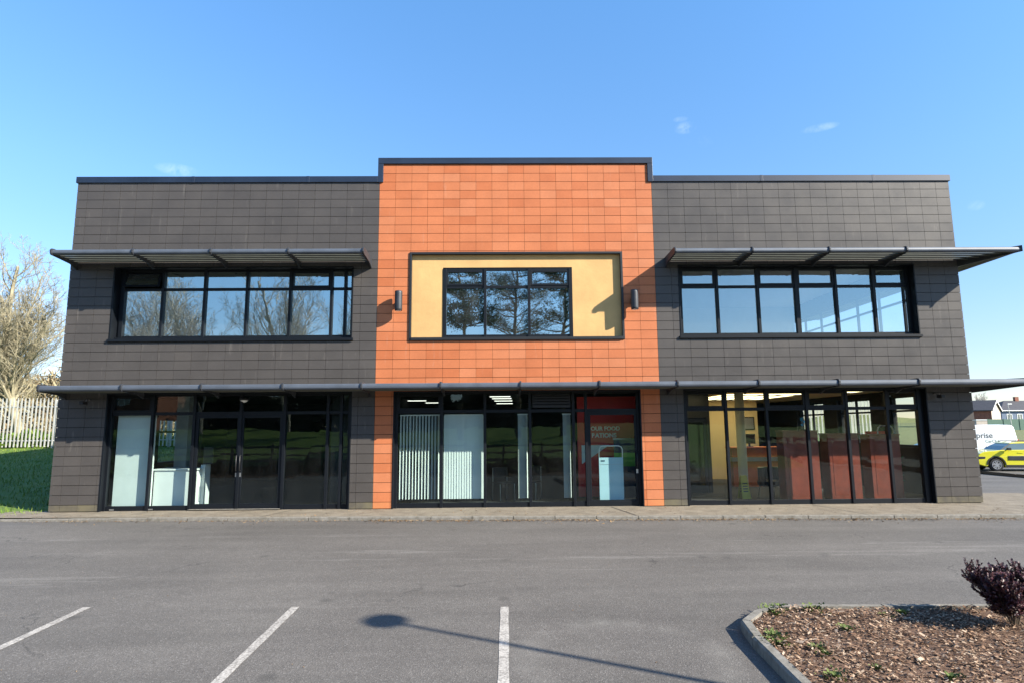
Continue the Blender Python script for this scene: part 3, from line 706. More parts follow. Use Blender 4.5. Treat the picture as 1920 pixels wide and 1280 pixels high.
for q in (((-.9,-.004,.95),(-.15,-.004,1.45),(-.9,-.004,1.45)),((.95,-.004,1.9),(.35,-.004,1.2),(.95,-.004,1.2)),((.3,-.004,.3),(.95,-.004,.3),(.95,-.004,.9))): b = MB(); b.quad(*q); b.build('pale_triangle', MT['blind'], t)
b = MB(); b.quad((-.42,-.008,.95),(-.24,-.008,.95),(-.33,-.008,1.12)); b.quad((-.60,-.006,.84),(-.06,-.006,.84),(-.33,-.006,1.34)); b.mi=[1,0]; b.build('warning_triangle', [RED, LETTER], t)
t = thing('roll_up_banner', 'green and navy roll-up banner behind the pale board stand', 'banner', (3.22,.95,.02))
b = MB(); b.box(-.30,.30,0,.012,.08,.90); b.cm=1; b.box(-.30,.30,0,.012,.90,1.25); b.cm=0; b.box(-.30,.30,0,.012,1.25,1.60); b.build('graphic', [NAVY, GREENP], t)
b = MB(); b.box(-.36,.36,-.06,.08,0,.08); b.build('base', MT['steel'], t); b = MB(); b.box(-.32,.32,-.005,.02,1.60,1.63); b.build('top_rail', MT['steel'], t)
t = thing('floor_sign', 'pale blue board stand with a rounded tubular handle inside the centre door', 'floor sign', (2.74,.40,.02))
b = MB(); b.box(-.31,.31,0,.03,0,1.16); b.build('board', PALE, t, bev=.004)
b = MB(); b.tube([(-.30,.015,1.16),(-.30,.015,1.36),(-.27,.015,1.42),(-.21,.015,1.45),(.21,.015,1.45),(.27,.015,1.42),(.30,.015,1.36),(.30,.015,1.16)],.016,8); b.build('handle', MT['white'], t, smooth=True)
b = MB(); b.box(-.26,-.16,-.006,0,1.06,1.09); b.build('badge', NAVY, t); b = MB(); b.box(-.29,.29,-.004,0,.985,.992); b.build('seam', MT['steel'], t)
# stacking chairs
def chair(x, y, rz, label, col, name='chair', group=None, legs=None):
    t = thing(name, label, 'chair', (x,y,.02), rz, group)
    b = MB(); b.box(-.23,.23,-.22,.22,.43,.47); b.build('seat', col, t, bev=.015)
    b = MB(); b.box(-.22,.22,.20,.235,.58,.86); b.build('backrest', col, t, bev=.015)
    for sx_ in (-1,1):
        b = MB(); b.tube([(sx_*.22,.22,.85),(sx_*.22,.22,.44),(sx_*.22,.24,0)],.012,6); b.build('leg', legs or MT['steel'], t)
        b = MB(); b.tube([(sx_*.22,-.20,.44),(sx_*.22,-.22,0)],.012,6); b.build('leg', legs or MT['steel'], t)
    return t
chair(.0,1.6,.5,'dark chair with thin pale legs, left in the third centre window',MT['black'],group='office chairs in the centre unit')
chair(.75,1.9,-.4,'dark chair with thin pale legs, right in the third centre window',MT['black'],group='office chairs in the centre unit')
t = thing('desk', 'dark desk behind the open vertical blind', 'desk', (-2.2,2.0,.02))
b = MB(); b.box(-.7,.7,-.35,.35,.70,.735); b.build('desktop', MT['darkwall'], t)
for sx_ in (-.65,.65): b = MB(); b.box(sx_-.03,sx_+.03,-.3,.3,0,.7); b.build('leg', MT['steel'], t)
BLUE = simple('blue_plastic', (.03,.16,.42), .3)
t = thing('water_bottle', 'blue water bottle standing on the desk behind the open blind', 'bottle', (-2.15,1.8,.756))
b = MB(); b.lathe([(.06,0),(.065,.02),(.065,.2),(.03,.26),(.025,.30)],0,0,14); b.build('body', BLUE, t, smooth=True)
b = MB(); b.lathe([(.03,.3),(.03,.33)],0,0,12); b.build('cap', MT['white'], t)
RB = simple('red_fabric', (.55,.02,.03), .6)
t = thing('balloon', 'shiny red balloon low behind the centre door, right of the banner', 'balloon', (3.58,1.5,.72))
b = MB(); b.lathe([(.01,-.20),(.03,-.17),(.10,-.12),(.16,-.02),(.165,.05),(.13,.13),(.07,.17),(.01,.185)],0,0,20); b.build('skin', RB, t, smooth=True)
b = MB(); b.tube([(0,0,-.19),(.02,0,-.4),(0,0,-.58)],.004,5); b.build('string', MT['white'], t)
# right unit
t = thing('round_column', 'round cream column inside the second window of the right unit', 'column', (6.95,2.6,.02))
b = MB(); b.lathe([(.15,0),(.15,.08),(.13,.1),(.13,2.92)],0,0,24); b.build('shaft', simple('cream_column',(.72,.68,.50),.7,var=.03), t, smooth=True)
t = thing('reception_desk', 'long cherry reception desk with a pale grey ledge behind the black tub chair', 'reception desk', (9.0,4.6,.02))
b = MB(); b.box(-1.6,.9,0,.5,0,.80); b.box(-1.6,.9,.02,.5,.93,1.22); b.build('front', MT['orangewood'], t)
b = MB(); b.box(-1.65,.95,-.03,.5,.805,.925); b.build('ledge', MT['steel'], t); b = MB(); b.box(-1.65,.95,-.05,.55,1.225,1.255); b.build('counter_top', MT['orangewood'], t)
t = thing('desk_monitor', 'dark monitor standing on the cherry reception desk', 'monitor', (8.05,4.8,1.275))
b = MB(); b.box(-.2,.2,0,.03,.1,.42); b.build('screen', MT['black'], t); b = MB(); b.box(-.03,.03,0,.03,.02,.1); b.box(-.1,.1,-.06,.1,0,.02); b.build('stand', MT['black'], t)
t = thing('leaflet_holder', 'grey leaflet holder standing on the reception desk ledge', 'leaflet holder', (9.55,4.55,.96))
b = MB(); b.box(-.2,.2,-.03,.0,0,.34); b.build('back_plate', MT['white'], t); b = MB(); b.box(-.2,.2,-.07,-.032,0,.12); b.build('pocket', MT['steel'], t)
t = thing('wall_picture', 'small grey framed picture on the cream wall of the right unit', 'picture', (9.05,7.59,2.05))
b = MB(); b.box(-.32,.32,-.02,0,-.24,.24); b.build('frame', MT['trim'], t); b = MB(); b.box(-.28,.28,-.024,-.021,-.20,.20); b.build('print', MT['steel'], t)
for i, (nx, nz, nw, nh, mt, lb) in enumerate(((4.75,1.55,.34,.26,'yellow','yellow notice on the dark lobby wall of the right unit'),(4.80,1.05,.22,.30,'white','white notice sheet below the yellow one on the dark lobby wall'))):
    t = thing('notice', lb, 'notice', (nx,2.899,nz)); b = MB(); b.box(-nw/2,nw/2,-.012,-.001,-nh/2,nh/2); b.build('sheet', simple('notice_yellow',(.60,.48,.12),.7) if mt == 'yellow' else MT['white'], t)
    b = MB()
    for k in range(3): b.box(-nw*.35,nw*(.35-.1*k),-.0135,-.0125,nh*(.22-.22*k),nh*(.28-.22*k))
    b.build('print', MT['trim'], t)
t = thing('inner_door', 'grey inner lobby door with a long steel pull handle, right unit', 'door', (5.6,2.96,.02))
b = MB(); b.box(-.44,-.36,-.02,.02,0,2.17); b.box(.36,.44,-.02,.02,0,2.17); b.box(-.36,.36,-.019,.019,0,.2); b.box(-.36,.36,-.019,.019,2.05,2.17); b.build('frame', MT['bracket'], t)
b = MB(); b.quad((-.36,0,.2),(.36,0,.2),(.36,0,2.05),(-.36,0,2.05)); b.build('glass', MT['glass_lowr'], t)
b = MB(); b.tube([(-.38,-.02,.8),(-.38,-.08,.8),(-.38,-.08,1.5),(-.38,-.02,1.5)],.014,6); b.build('handle', MT['steel'], t)
t = thing('tub_chair', 'black leather tub chair with steel legs in the second right-unit window', 'armchair', (7.35,1.6,.02), .35)
b = MB(); b.box(-.30,.30,-.28,.26,.30,.46); b.build('seat', MT['black'], t, bev=.05)
b = MB(); pts = [(.36*cos(radians(a)), .32*sin(radians(a))+.02) for a in range(-20,201,20)]; pin = [(.28*cos(radians(a)), .25*sin(radians(a))+.02) for a in range(200,-21,-20)]
b.prism(pts+pin,'z',.30,.80); b.build('backrest', MT['black'], t, bev=.02)
for (sx_,sy_) in ((-1,-1),(1,-1),(-1,1),(1,1)): b = MB(); b.tube([(sx_*.24,sy_*.2,.3),(sx_*.28,sy_*.24,0)],.014,6); b.build('leg', MT['steel'], t)
YEL = simple('yellow_plastic', (.45,.36,.03), .5)
t = thing('wet_floor_sign', 'yellow folding wet floor sign at the foot of the round column', 'floor sign', (6.45,1.30,.02), .15)
for s_ in (-1,1):
    b = MB(); n=len(b.v); b.prism([(-.13,0),(.13,0),(.09,.62),(-.09,.62)],'y',-.012,.012)
    o = b.build('leaf', YEL, t, bev=.004); o.location = (0,s_*.12,0); o.rotation_euler = (s_*radians(10.5),0,0)
    b = MB(); 
    for z in (.18,.25,.32,.39): b.box(-.07,.07,-.015,-.0125,z,z+.03)
    b.build('warning_print', MT['black'], o)
def cabinet(x, w_, h, label, y=.42):
    t = thing('office_cabinet', label, 'cabinet', (x,y,.02), group='mahogany cabinets backed against the right unit windows')
    b = MB(); b.box(-w_/2,w_/2,0,.42,.06,h-.03); b.build('carcass', MT['wood'], t, bev=.003)
    b = MB(); b.box(-w_/2-.015,w_/2+.015,-.015,.44,h-.028,h); b.build('top', MT['wood'], t, bev=.003)
    b = MB(); b.box(-w_/2+.02,w_/2-.02,.02,.40,0,.058); b.build('plinth', MT['black'], t)
    b = MB(); b.box(-w_/2+.10,w_/2-.10,-.006,-.001,.16,h-.14); b.build('back_panel', MT['wood'], t)
cabinet(7.66,.90,1.80,'tall mahogany cabinet in the third right-unit window, a desk fan on it')
cabinet(8.76,.80,1.72,'mahogany cabinet in the fourth right-unit window, between two others')
cabinet(9.84,.78,1.69,'rightmost mahogany cabinet, beside the white tubular rack')
t = thing('desk_fan', 'black and blue desk fan standing on the tall mahogany cabinet', 'fan', (7.85,.62,1.822))
b = MB(); b.lathe([(.11,0),(.10,.02),(.02,.035),(.018,.14)],0,0,16); b.build('base', MT['black'], t)
b = MB()
for k in range(24):
    a = 2*pi*k/24; b.tube([(.03*cos(a),-.06,.22+.03*sin(a)),(.10*cos(a),-.09,.22+.10*sin(a)),(.155*cos(a),-.03,.22+.155*sin(a))],.003,4)
b.tube([(.155*cos(2*pi*k/24),-.03,.22+.155*sin(2*pi*k/24)) for k in range(25)],.007,5); b.build('cage', MT['black'], t)
b = MB()
for k in range(3):
    a = 2*pi*k/3; b.quad((.02*cos(a),-.04,.22+.02*sin(a)),(.12*cos(a-.4),-.05,.22+.12*sin(a-.4)),(.13*cos(a+.2),-.03,.22+.13*sin(a+.2)),(.08*cos(a+.7),-.02,.22+.08*sin(a+.7)))
b.tube([(0,-.07,.22),(0,.04,.22)],.03,10); b.build('blades', simple('cyan_plastic',(.05,.35,.55),.3), t)
t = thing('tubular_rack', 'white tubular rack with shelves in the rightmost ground floor window', 'rack', (10.55,1.5,.02), .0)
b = MB(); b.tube([(-.22,0,0),(-.22,0,1.78),(-.19,0,1.86),(-.12,0,1.9),(.12,0,1.9),(.19,0,1.86),(.22,0,1.78),(.22,0,0)],.018,8); b.build('frame', MT['white'], t, smooth=True)
for z in (.35,.75,1.1): b = MB(); b.box(-.21,.21,-.14,.14,z,z+.02); b.build('shelf', MT['white'], t)
t = thing('red_poster', 'tall dark red poster board behind the white tubular rack', 'poster', (10.62,2.1,.02))
b = MB(); b.box(-.28,.28,0,.03,.6,1.75); b.build('board', RED, t); b = MB(); b.box(-.25,.25,-.1,.1,0,.04); b.tube([(0,.02,.04),(0,.02,.6)],.015,6); b.build('stand', MT['steel'], t)
LEAFG = island_mat('plant_leaves', [(0,(.01,.06,.03)),(1,(.03,.16,.07))], .4)
t = thing('potted_plant', 'leafy green potted plant beside the rightmost cabinet', 'plant', (10.28,.95,.02))
b = MB(); b.lathe([(.11,0),(.15,.28),(.13,.28),(.12,.25)],0,0,16); b.build('pot', MT['white'], t)
b = MB()
for k in range(7): a = k*.9; b.tube([(0,0,.25),(.08*cos(a),.08*sin(a),.6),(.18*cos(a),.16*sin(a),.95+.05*k)],.008,4)
b.build('stem', LEAFG, t)
b = MB()
for k in range(170):
    a = random.uniform(0,2*pi); rr = random.uniform(.02,.26); z = random.uniform(.45,1.25); c = Vector((rr*cos(a),rr*sin(a)*.8,z)); d = Vector((random.gauss(0,1),random.gauss(0,1),random.gauss(0,.6))).normalized(); e = d.cross(Vector((random.gauss(0,1),random.gauss(0,1),random.gauss(0,1)))).normalized()
    b.quad(c, c+d*.06+e*.025, c+d*.13, c+d*.06-e*.025)
b.build('leaves', LEAFG, t)
# ------------------------------------------------------------------ lawn behind, on the right
b = MB(); LX = [12.3,14,16,17,18,18.7,19.5]; LY = [11.5,12.5,13.5,15,18,25,40,70]
def lz2(x, y):
    e = min(1, max(0,(y-11.5)/2))*min(1, max(0,(19.5-x)/1.3)); return -.5+(lz(0,y)+.5)*e
for i in range(len(LX)-1):
    for j in range(len(LY)-1):
        b.quad(*[(x,y,lz2(x,y)) for x,y in ((LX[i],LY[j]),(LX[i+1],LY[j]),(LX[i+1],LY[j+1]),(LX[i],LY[j+1]))])
tag(b.build('lawn', MT['grass']), kind='structure')
def gptz(u, v, h):
    d = RC @ Vector(((u-960)/F, 1, -(v-640)/F)); t = 0
    for _ in range(40):
        q = CAM + d*t; t += (q.z-gz(q.x,q.y)-h)/(-d.z)
    return CAM + d*t
# ------------------------------------------------------------------ planting bed, front right
KH = .115
out_ = [gptz(u,v,KH) for (u,v) in ((1500,1280),(1410,1191),(1388,1161),(1413,1142),(1445,1134),(1482,1130.5),(1817,1130.5))]
P0 = out_[0]+(out_[0]-out_[1]).normalized()*3.2; P9 = out_[-1]+(out_[-1]-out_[-2]).normalized()*5
path = [Vector((p.x,p.y)) for p in [P0]+out_+[P9]]
def offset(path, d):
    o = []
    for i, p in enumerate(path):
        a = path[max(0,i-1)]; c = path[min(len(path)-1,i+1)]; t = (c-a).normalized(); o.append(p+Vector((t.y,-t.x))*d)
    return o
inner = offset(path, .105)
def kerb_run(name, path, kh, wd, seg=.9, label=None):
    b = MB(); inn = offset(path, wd)
    for i in range(len(path)-1):
        Ls = (path[i+1]-path[i]).length; n = max(1, round(Ls/seg))
        for k in range(n):
            g_ = .008/Ls
            t0, t1 = k/n+g_, (k+1)/n-g_
            A, B2 = path[i].lerp(path[i+1],t0), path[i].lerp(path[i+1],t1); C2, D2 = inn[i].lerp(inn[i+1],t0), inn[i].lerp(inn[i+1],t1)
            dz = random.uniform(-.004,.004); m = len(b.v)
            for (o_, i_) in ((A,C2),(B2,D2)):
                z = gz(o_.x,o_.y); nn = (i_-o_).normalized()*.02
                b.v += [(o_.x,o_.y,z-.1),(o_.x,o_.y,z+kh-.02+dz),(o_.x+nn.x,o_.y+nn.y,z+kh+dz),(i_.x,i_.y,z+kh+dz),(i_.x,i_.y,z-.1)]
            for q in range(4): b.f.append((m+q,m+q+1,m+q+6,m+q+5)); b.mi.append(0)
            b.f.append((m,m+4,m+3,m+2,m+1)); b.f.append((m+5,m+6,m+7,m+8,m+9)); b.mi += [0,0]
    o = b.build(name, MT['kerb']); tag(o, kind='structure'); return o
kerb_run('kerb', path, KH, .105)
# soil
ctr = []
b = MB()
def bedz(x, y):
    return gz(x,y)+KH-.025+.05*(.5+.5*sin(x*2.1+1)*cos(y*1.7))
from mathutils import geometry
poly = [Vector((p.x,p.y)) for p in inner] + [Vector((12, inner[0].y))]
def inpoly(x, y, P=poly):
    c = False; j = len(P)-1
    for i in range(len(P)):
        if (P[i].y > y) != (P[j].y > y) and x < (P[j].x-P[i].x)*(y-P[i].y)/(P[j].y-P[i].y)+P[i].x: c = not c
        j = i
    return c
tris = geometry.tessellate_polygon([[Vector((p.x,p.y,0)) for p in poly]])
for t3 in tris: b.quad(*[(poly[i].x,poly[i].y,gz(poly[i].x,poly[i].y)+KH-.03) for i in t3])
tag(b.build('planting_bed', MT['mulch']), kind='structure')
def flakes(b, n, x0, x1, y0, y1, zf, test, smin, smax, lift=.02):
    k = 0
    while k < n:
        x, y = random.uniform(x0,x1), random.uniform(y0,y1)
        if not test(x,y): continue
        k += 1; s_ = random.uniform(smin,smax)*(1 if random.random()<.93 else 1.8); a = random.uniform(0,2*pi); z = zf(x,y)+random.uniform(.003,lift)
        d = Vector((cos(a),sin(a),random.uniform(-.45,.45)))*s_; e = Vector((-sin(a),cos(a),random.uniform(-.5,.5)))*s_*random.uniform(.25,.55); c = Vector((x,y,z))
        b.quad(c-d-e*.8, c+d*.9-e, c+d+e*.9, c-d*.8+e)
b = MB(); bx = [p.x for p in poly]; by = [p.y for p in poly]
vis = lambda x,y: inpoly(x,y) and (x < .86*(y+15.7)+.6)
flakes(b, 24000, 2.2, 7.0, -12.5, max(by), lambda x,y: gz(x,y)+KH-.035+.02*sin(x*5+y*3)*sin(y*7-x*2), vis, .007, .021, .045)
tag(b.build('bark_mulch', MT['chips']), 'loose reddish bark chips covering the kerbed planting bed', 'mulch', kind='stuff')
# litter along kerbs
b = MB()
def nearkerb(x, y): return random.random() < math.exp(-abs(y-(ky(x)-.05))*11)*(.25+.75*(x>-3))*(.3+.7*(.5+.5*sin(x*3.1)*sin(x*1.3+2)))
flakes(b, 3800, -11, 14, -2.8, -1.0, lambda x,y: gz(x,y) if y < ky(x) else .005, lambda x,y: y<ky(x) and nearkerb(x,y), .008, .022, .02)
flakes(b, 500, 1.9, 3.4, -12.8, -9.0, lambda x,y: gz(x,y), lambda x,y: any((Vector((x,y))-path[0].lerp(path[1],t/60)).length<.16 for t in range(61)) and not inpoly(x,y) and (Vector((x,y))-inner[1]).length>.1 and x<path[0].lerp(path[1],min(1,max(0,(y-path[0].y)/(path[1].y-path[0].y)))).x-.01, .006, .016, .015)
flakes(b, 260, -11, 6, -12.5, -2.6, lambda x,y: gz(x,y), lambda x,y: True, .004, .010, .006)
flakes(b, 1300, -13, 13, -2.2, -.05, lambda x,y: .001, lambda x,y: y > ky(x)+.05 and random.random() < .35+.65*(.5+.5*sin(x*2.3)*sin(y*5)), .006, .016, .012)
tag(b.build('leaf_litter', MT['dryleaf']), 'dry brown leaf litter gathered along the kerb and pavement', 'leaf litter', kind='stuff')
# weeds
def weed(p, s_, label):
    t = thing('weed', label, 'weed', p, 0, 'weeds growing in the bark bed'); b = MB()
    for k in range(int(60*s_)+20):
        a = random.uniform(0,2*pi); r_ = abs(random.gauss(0,.055))*s_; c = Vector((r_*cos(a),r_*sin(a),0)); d = Vector((cos(a)*.5,sin(a)*.5,random.uniform(.3,1.1))).normalized()*random.uniform(.015,.042)*(.6+.4*s_); e = Vector((-sin(a),cos(a),0))*.008
        b.quad(c-e, c+d*.6-e*1.6, c+d, c+d*.6+e*1.6)
    b.build('leaves', MT['weed'], t)
for (u,v,s_) in ((1445,1143,1.5),(1463,1138,1.4),(1455,1150,1.1),(1528,1141,1.6),(1518,1143,1.1),(1690,1148,1.0),(1590,1179,1.1),(1455,1192,1.7),(1466,1208,1.5),(1448,1200,1.2),(1535,1215,1.1),(1549,1226,.8),(1660,1153,.8),(1565,1268,1.4),(1785,1270,1.0),(1645,1252,.6)):
    q = gptz(u,v,KH-.02); weed(q, s_, 'small green weed tuft sprouting among the bark chips')
# purple shrub
q = gptz(1903,1172,KH-.02)
t = thing('purple_shrub', 'dark purple leaved shrub at the right edge of the bark bed', 'shrub', q); t.scale = (.84,.84,.80)
b = MB(); lf = MB()
def shoot(p, d, ln, r_, depth):
    pts = [p]; n = 5
    for i in range(n):
        d = (d+Vector((random.gauss(0,.09),random.gauss(0,.09),.05))).normalized(); pts.append(pts[-1]+d*ln/n)
    b.tube(pts, [r_*(1-.7*i/n) for i in range(n+1)], 4)
    if depth < 2:
        for i in range(2, n+1):
            for _ in range(3 if depth == 0 else 2):
                dd = (d*.9+Vector((random.gauss(0,.55),random.gauss(0,.55),random.gauss(.1,.35)))).normalized(); shoot(pts[i], dd, ln*random.uniform(.34,.55), r_*.55, depth+1)
    if depth >= 0:
        for i in range(1 if depth else 2, n+1):
            for _ in range(9):
                a = random.uniform(0,2*pi); u1 = d.orthogonal().normalized(); u2 = d.cross(u1); o_ = (u1*cos(a)+u2*sin(a)); e = (o_*.9+d*.75).normalized()*random.uniform(.016,.030); s2 = e.cross(d).normalized()*.007; c = pts[i-1].lerp(pts[i],random.random())
                lf.quad(c, c+e*.55+s2, c+e, c+e*.55-s2)
for k in range(21):
    a = 2*pi*k/10.5+random.uniform(-.2,.2); tl = random.uniform(.15,.85)
    shoot(Vector((.03*cos(a),.03*sin(a),0)), Vector((cos(a)*tl,sin(a)*tl,1)).normalized(), random.uniform(.30,.60), .007, 0)
b.build('stem', MT['bark_dark'], t); lf.build('leaves', MT['purple'], t)
# ------------------------------------------------------------------ street lamp (stands outside the frame, its shadow crosses the lot)
S0 = gpt(722,1163); hl = 6.3; hd = Vector((TX,-1)).normalized(); Ld = hl*sqrt(TX*TX+1)/TZ
bs = Vector((S0.x+hd.x*Ld, S0.y+hd.y*Ld)); zb = gz(bs.x,bs.y)
t = thing('street_lamp', 'slim lamp post with a flat round head whose shadow crosses the car park', 'street lamp', (bs.x,bs.y,zb)); hz = hl+S0.z-zb
b = MB(); b.tube([(0,0,0),(0,0,1.1),(0,0,1.12),(0,0,hz)],[.07,.07,.042,.034],12); b.build('pole', MT['bracket'], t, smooth=True)
b = MB(); b.lathe([(.05,-.14),(.12,-.10),(.22,-.04),(.235,.0),(.21,.05),(.10,.09),(.03,.10)],0,0,28,hz); b.build('lamp_head', MT['bracket'], t, smooth=True)
# ------------------------------------------------------------------ trees
def bare_tree(name, label, loc, h, seed, mat, spread=.5, stems=5, rz=0, group=None, tw=1.0, trunk=.22, low=.12, up=.10, LVM=5):
    rd = random.Random(seed); t = thing(name, label, 'tree', loc, rz, group); tr = MB(); br = MB()
    def grow(p, d, ln, r_, lv):
        n = 4 if lv < 3 else 3; pts = [p]; rad = [r_]; dd = d
        for i in range(n):
            dd = (dd+Vector((rd.gauss(0,.10),rd.gauss(0,.10),up+rd.gauss(0,.04)))).normalized(); pts.append(pts[-1]+dd*ln/n); rad.append(r_*(1-(.45 if lv < 3 else .6)*(i+1)/n))
        (tr if lv == 0 else br).tube(pts, rad, 8 if lv == 0 else (5 if lv < 2 else 3), cap=lv<1)
        if lv >= LVM: return
        cnt = (stems, 7, 6, 5, 4)[lv]
        for k in range(cnt):
            f = (low+ (1-low)*(k+rd.random())/cnt) if lv else .35+.65*(k+rd.random())/cnt
            i = min(n-1, int(f*n)); q = pts[i].lerp(pts[i+1], f*n-i)
            a = rd.uniform(0,2*pi); u1 = dd.orthogonal().normalized(); u2 = dd.cross(u1); o_ = u1*cos(a)+u2*sin(a)
            sp_ = spread*rd.uniform(.6,1.3)*(1 if lv == 0 else 1.25)
            nd = (dd+o_*sp_).normalized()
            l2 = ln*rd.uniform(.55,.85)*(1.55 if lv == 0 else .78)*(1-.35*f*(lv>0)); grow(q, nd, l2, max((.03,.016,.009,.006,.0045)[lv]*tw, rad[min(i+1,n)]*(.40 if lv == 0 else .5)), lv+1)
        if lv == 0:
            grow(pts[-1], dd, ln*1.25, rad[-1], 1)
    grow(Vector((0,0,-.2)), Vector((0,0,1)), h*.32, trunk, 0)
    tr.build('trunk', mat, t, smooth=True); br.build('branches', mat, t)
    return t
g0 = at(42,800,20)
bare_tree('bare_tree', 'leafless many-stemmed tree with yellow lichened branches behind the pale palisade fence', (g0.x, 20, lz(-20,20)), 15.0, 5, MT['bark'], spread=.80, stems=30, tw=1.6, trunk=.28, low=.03, up=.12)
g1 = at(-70,800,25)
bare_tree('bare_tree', 'smaller twiggy leafless tree at the far left edge', (g1.x, 25, lz(-20,25)), 13.5, 11, MT['bark'], spread=.7, stems=12, tw=1.5, trunk=.2, low=.06)
# scrub behind the fence
def scrub(name, label, x0, x1, y, z0, h, n, mat, kind='stuff', dy=3, seed=1, k_=1):
    rd = random.Random(seed); b = MB()
    for k in range(n):
        x = rd.uniform(x0,x1); hh = h*(.72+.28*sin(x*.9)*sin(x*.37+1)); z = z0+hh*rd.random()**.8; c = Vector((x, y+rd.uniform(-dy,dy)*.5, z)); d = Vector((rd.gauss(0,1),rd.gauss(0,1),rd.gauss(.4,1))).normalized()*rd.uniform(.12,.4)*k_; e = d.orthogonal().normalized()*rd.uniform(.01,.09)*k_*k_
        b.quad(c-d-e, c+d-e*.3, c+d+e*.3, c-d+e)
    return tag(b.build(name, mat), label, 'scrub', kind=kind)
scrub('winter_scrub', 'brown winter scrub massed behind the palisade fence', -50, -12, 34, lz(0,34)-.3, 7.0, 26000, MT['dryscrub'], dy=5)
scrub('scrub', 'pale dead grass and bramble along the foot of the palisade fence', -36, -12, 15.6, lz(0,14.5)-.1, .8, 5000, MT['grassblade'], dy=2.0, seed=4)
# grass blades on the lawn where it meets the pavement and the fence
b = MB(); rd = random.Random(3)
for k in range(14000):
    y = rd.uniform(-.8,14.2); x = -11.2-rd.uniform(0,14); c = Vector((x,y,lz(x,y))); hh = rd.uniform(.04,.12); a = rd.uniform(0,6.28)
    b.quad(c+Vector((.012*cos(a),.012*sin(a),0)), c-Vector((.012*cos(a),.012*sin(a),0)), c+Vector((rd.gauss(0,.03),rd.gauss(0,.03),hh)))
tag(b.build('grass_blades', MT['grassblade']), 'short green grass on the shaded bank left of the building', 'grass', kind='stuff')
# palisade fence
def palisade(x0, y0, x1, y1, label, zf, tilt=.0, pitch=.18):
    t = thing('palisade_fence', label, 'fence', (x0,y0,0)); D_ = Vector((x1-x0,y1-y0)); Ln = D_.length; D_.normalize(); nrm = Vector((-D_.y,D_.x)); n = int(Ln/pitch)
    b = MB()
    for i in range(n):
        s_ = i*pitch; px, py = D_.x*s_, D_.y*s_; z = zf(x0+px,y0+py); w2 = .032; zj = random.uniform(-.01,.01); lean = random.uniform(-.008,.008)
        P = [(-w2,.06),(w2,.06),(w2+lean,2.22+zj),(w2*.2+lean,2.38+zj),(-w2*.2+lean,2.38+zj),(-w2+lean,2.22+zj)]
        m = len(b.v)
        for off in (0,.02):
            for (a_,z_) in P: b.v.append((px+D_.x*a_+nrm.x*off*-1, py+D_.y*a_-nrm.y*off, z+z_))
        b.f.append(tuple(m+k for k in range(6))); b.f.append(tuple(m+11-k for k in range(6))); b.mi += [0,0]
        for k in range(6): b.f.append((m+k,m+6+k,m+6+(k+1)%6,m+(k+1)%6)); b.mi.append(0)
    b.build('pales', MT['fence_pale'], t)
    for hz_ in (.35,1.95):
        b = MB(); k = 12; pts = []
        for i in range(k+1): px, py = D_.x*Ln*i/k+nrm.x*.04, D_.y*Ln*i/k+nrm.y*.04; pts.append((px,py,zf(x0+px,y0+py)+hz_))
        b.tube(pts,.03,4); b.build('rail', MT['fence_pale'], t)
    for i in range(int(Ln/2.75)+1):
        px, py = D_.x*i*2.75+nrm.x*.10, D_.y*i*2.75+nrm.y*.10; z = zf(x0+px,y0+py); b = MB(); b.box(px-.05,px+.05,py-.03,py+.03,z,z+2.3); b.build('post', MT['fence_pale'], t)
    return t
palisade(-38,14.5,18.4,14.5,'pale steel palisade fence on the grass bank, running behind the building',lambda x,y: lz(x,14.5))
# ------------------------------------------------------------------ vehicles
def side_loft(b, pts, wf, x0=0):
    n = len(b.v); k = len(pts)
    for s_ in (-1,1): b.v += [(x,s_*wf(x,z),z) for (x,z) in pts]
    b.f.append(tuple(range(n,n+k))); b.f.append(tuple(range(n+2*k-1,n+k-1,-1))); b.mi += [b.cm]*2
    for i in range(k): j = (i+1)%k; b.f.append((n+i,n+k+i,n+k+j,n+j)); b.mi.append(b.cm)
def arc(cx, cz, r_, a0, a1, n=10): return [(cx+r_*cos(radians(a0+(a1-a0)*i/n)), cz+r_*sin(radians(a0+(a1-a0)*i/n))) for i in range(n+1)]
YB = simple('yellow_paint', (.66,.60,.022), .3, var=.02, coat=1); WH = simple('van_white', (.80,.82,.84), .3, var=.02, coat=.8); DK = simple('dark_car_paint', (.012,.014,.02), .2, coat=1)
CG = simple('car_glass', (.10,.14,.14), .04, var=.05, spec=1.0); RUB = simple('tyre_rubber', (.015,.015,.015), .85); ALLOY = simple('alloy', (.5,.5,.5), .3, .7)
HL = simple('headlamp', (.55,.58,.6), .1, spec=1)
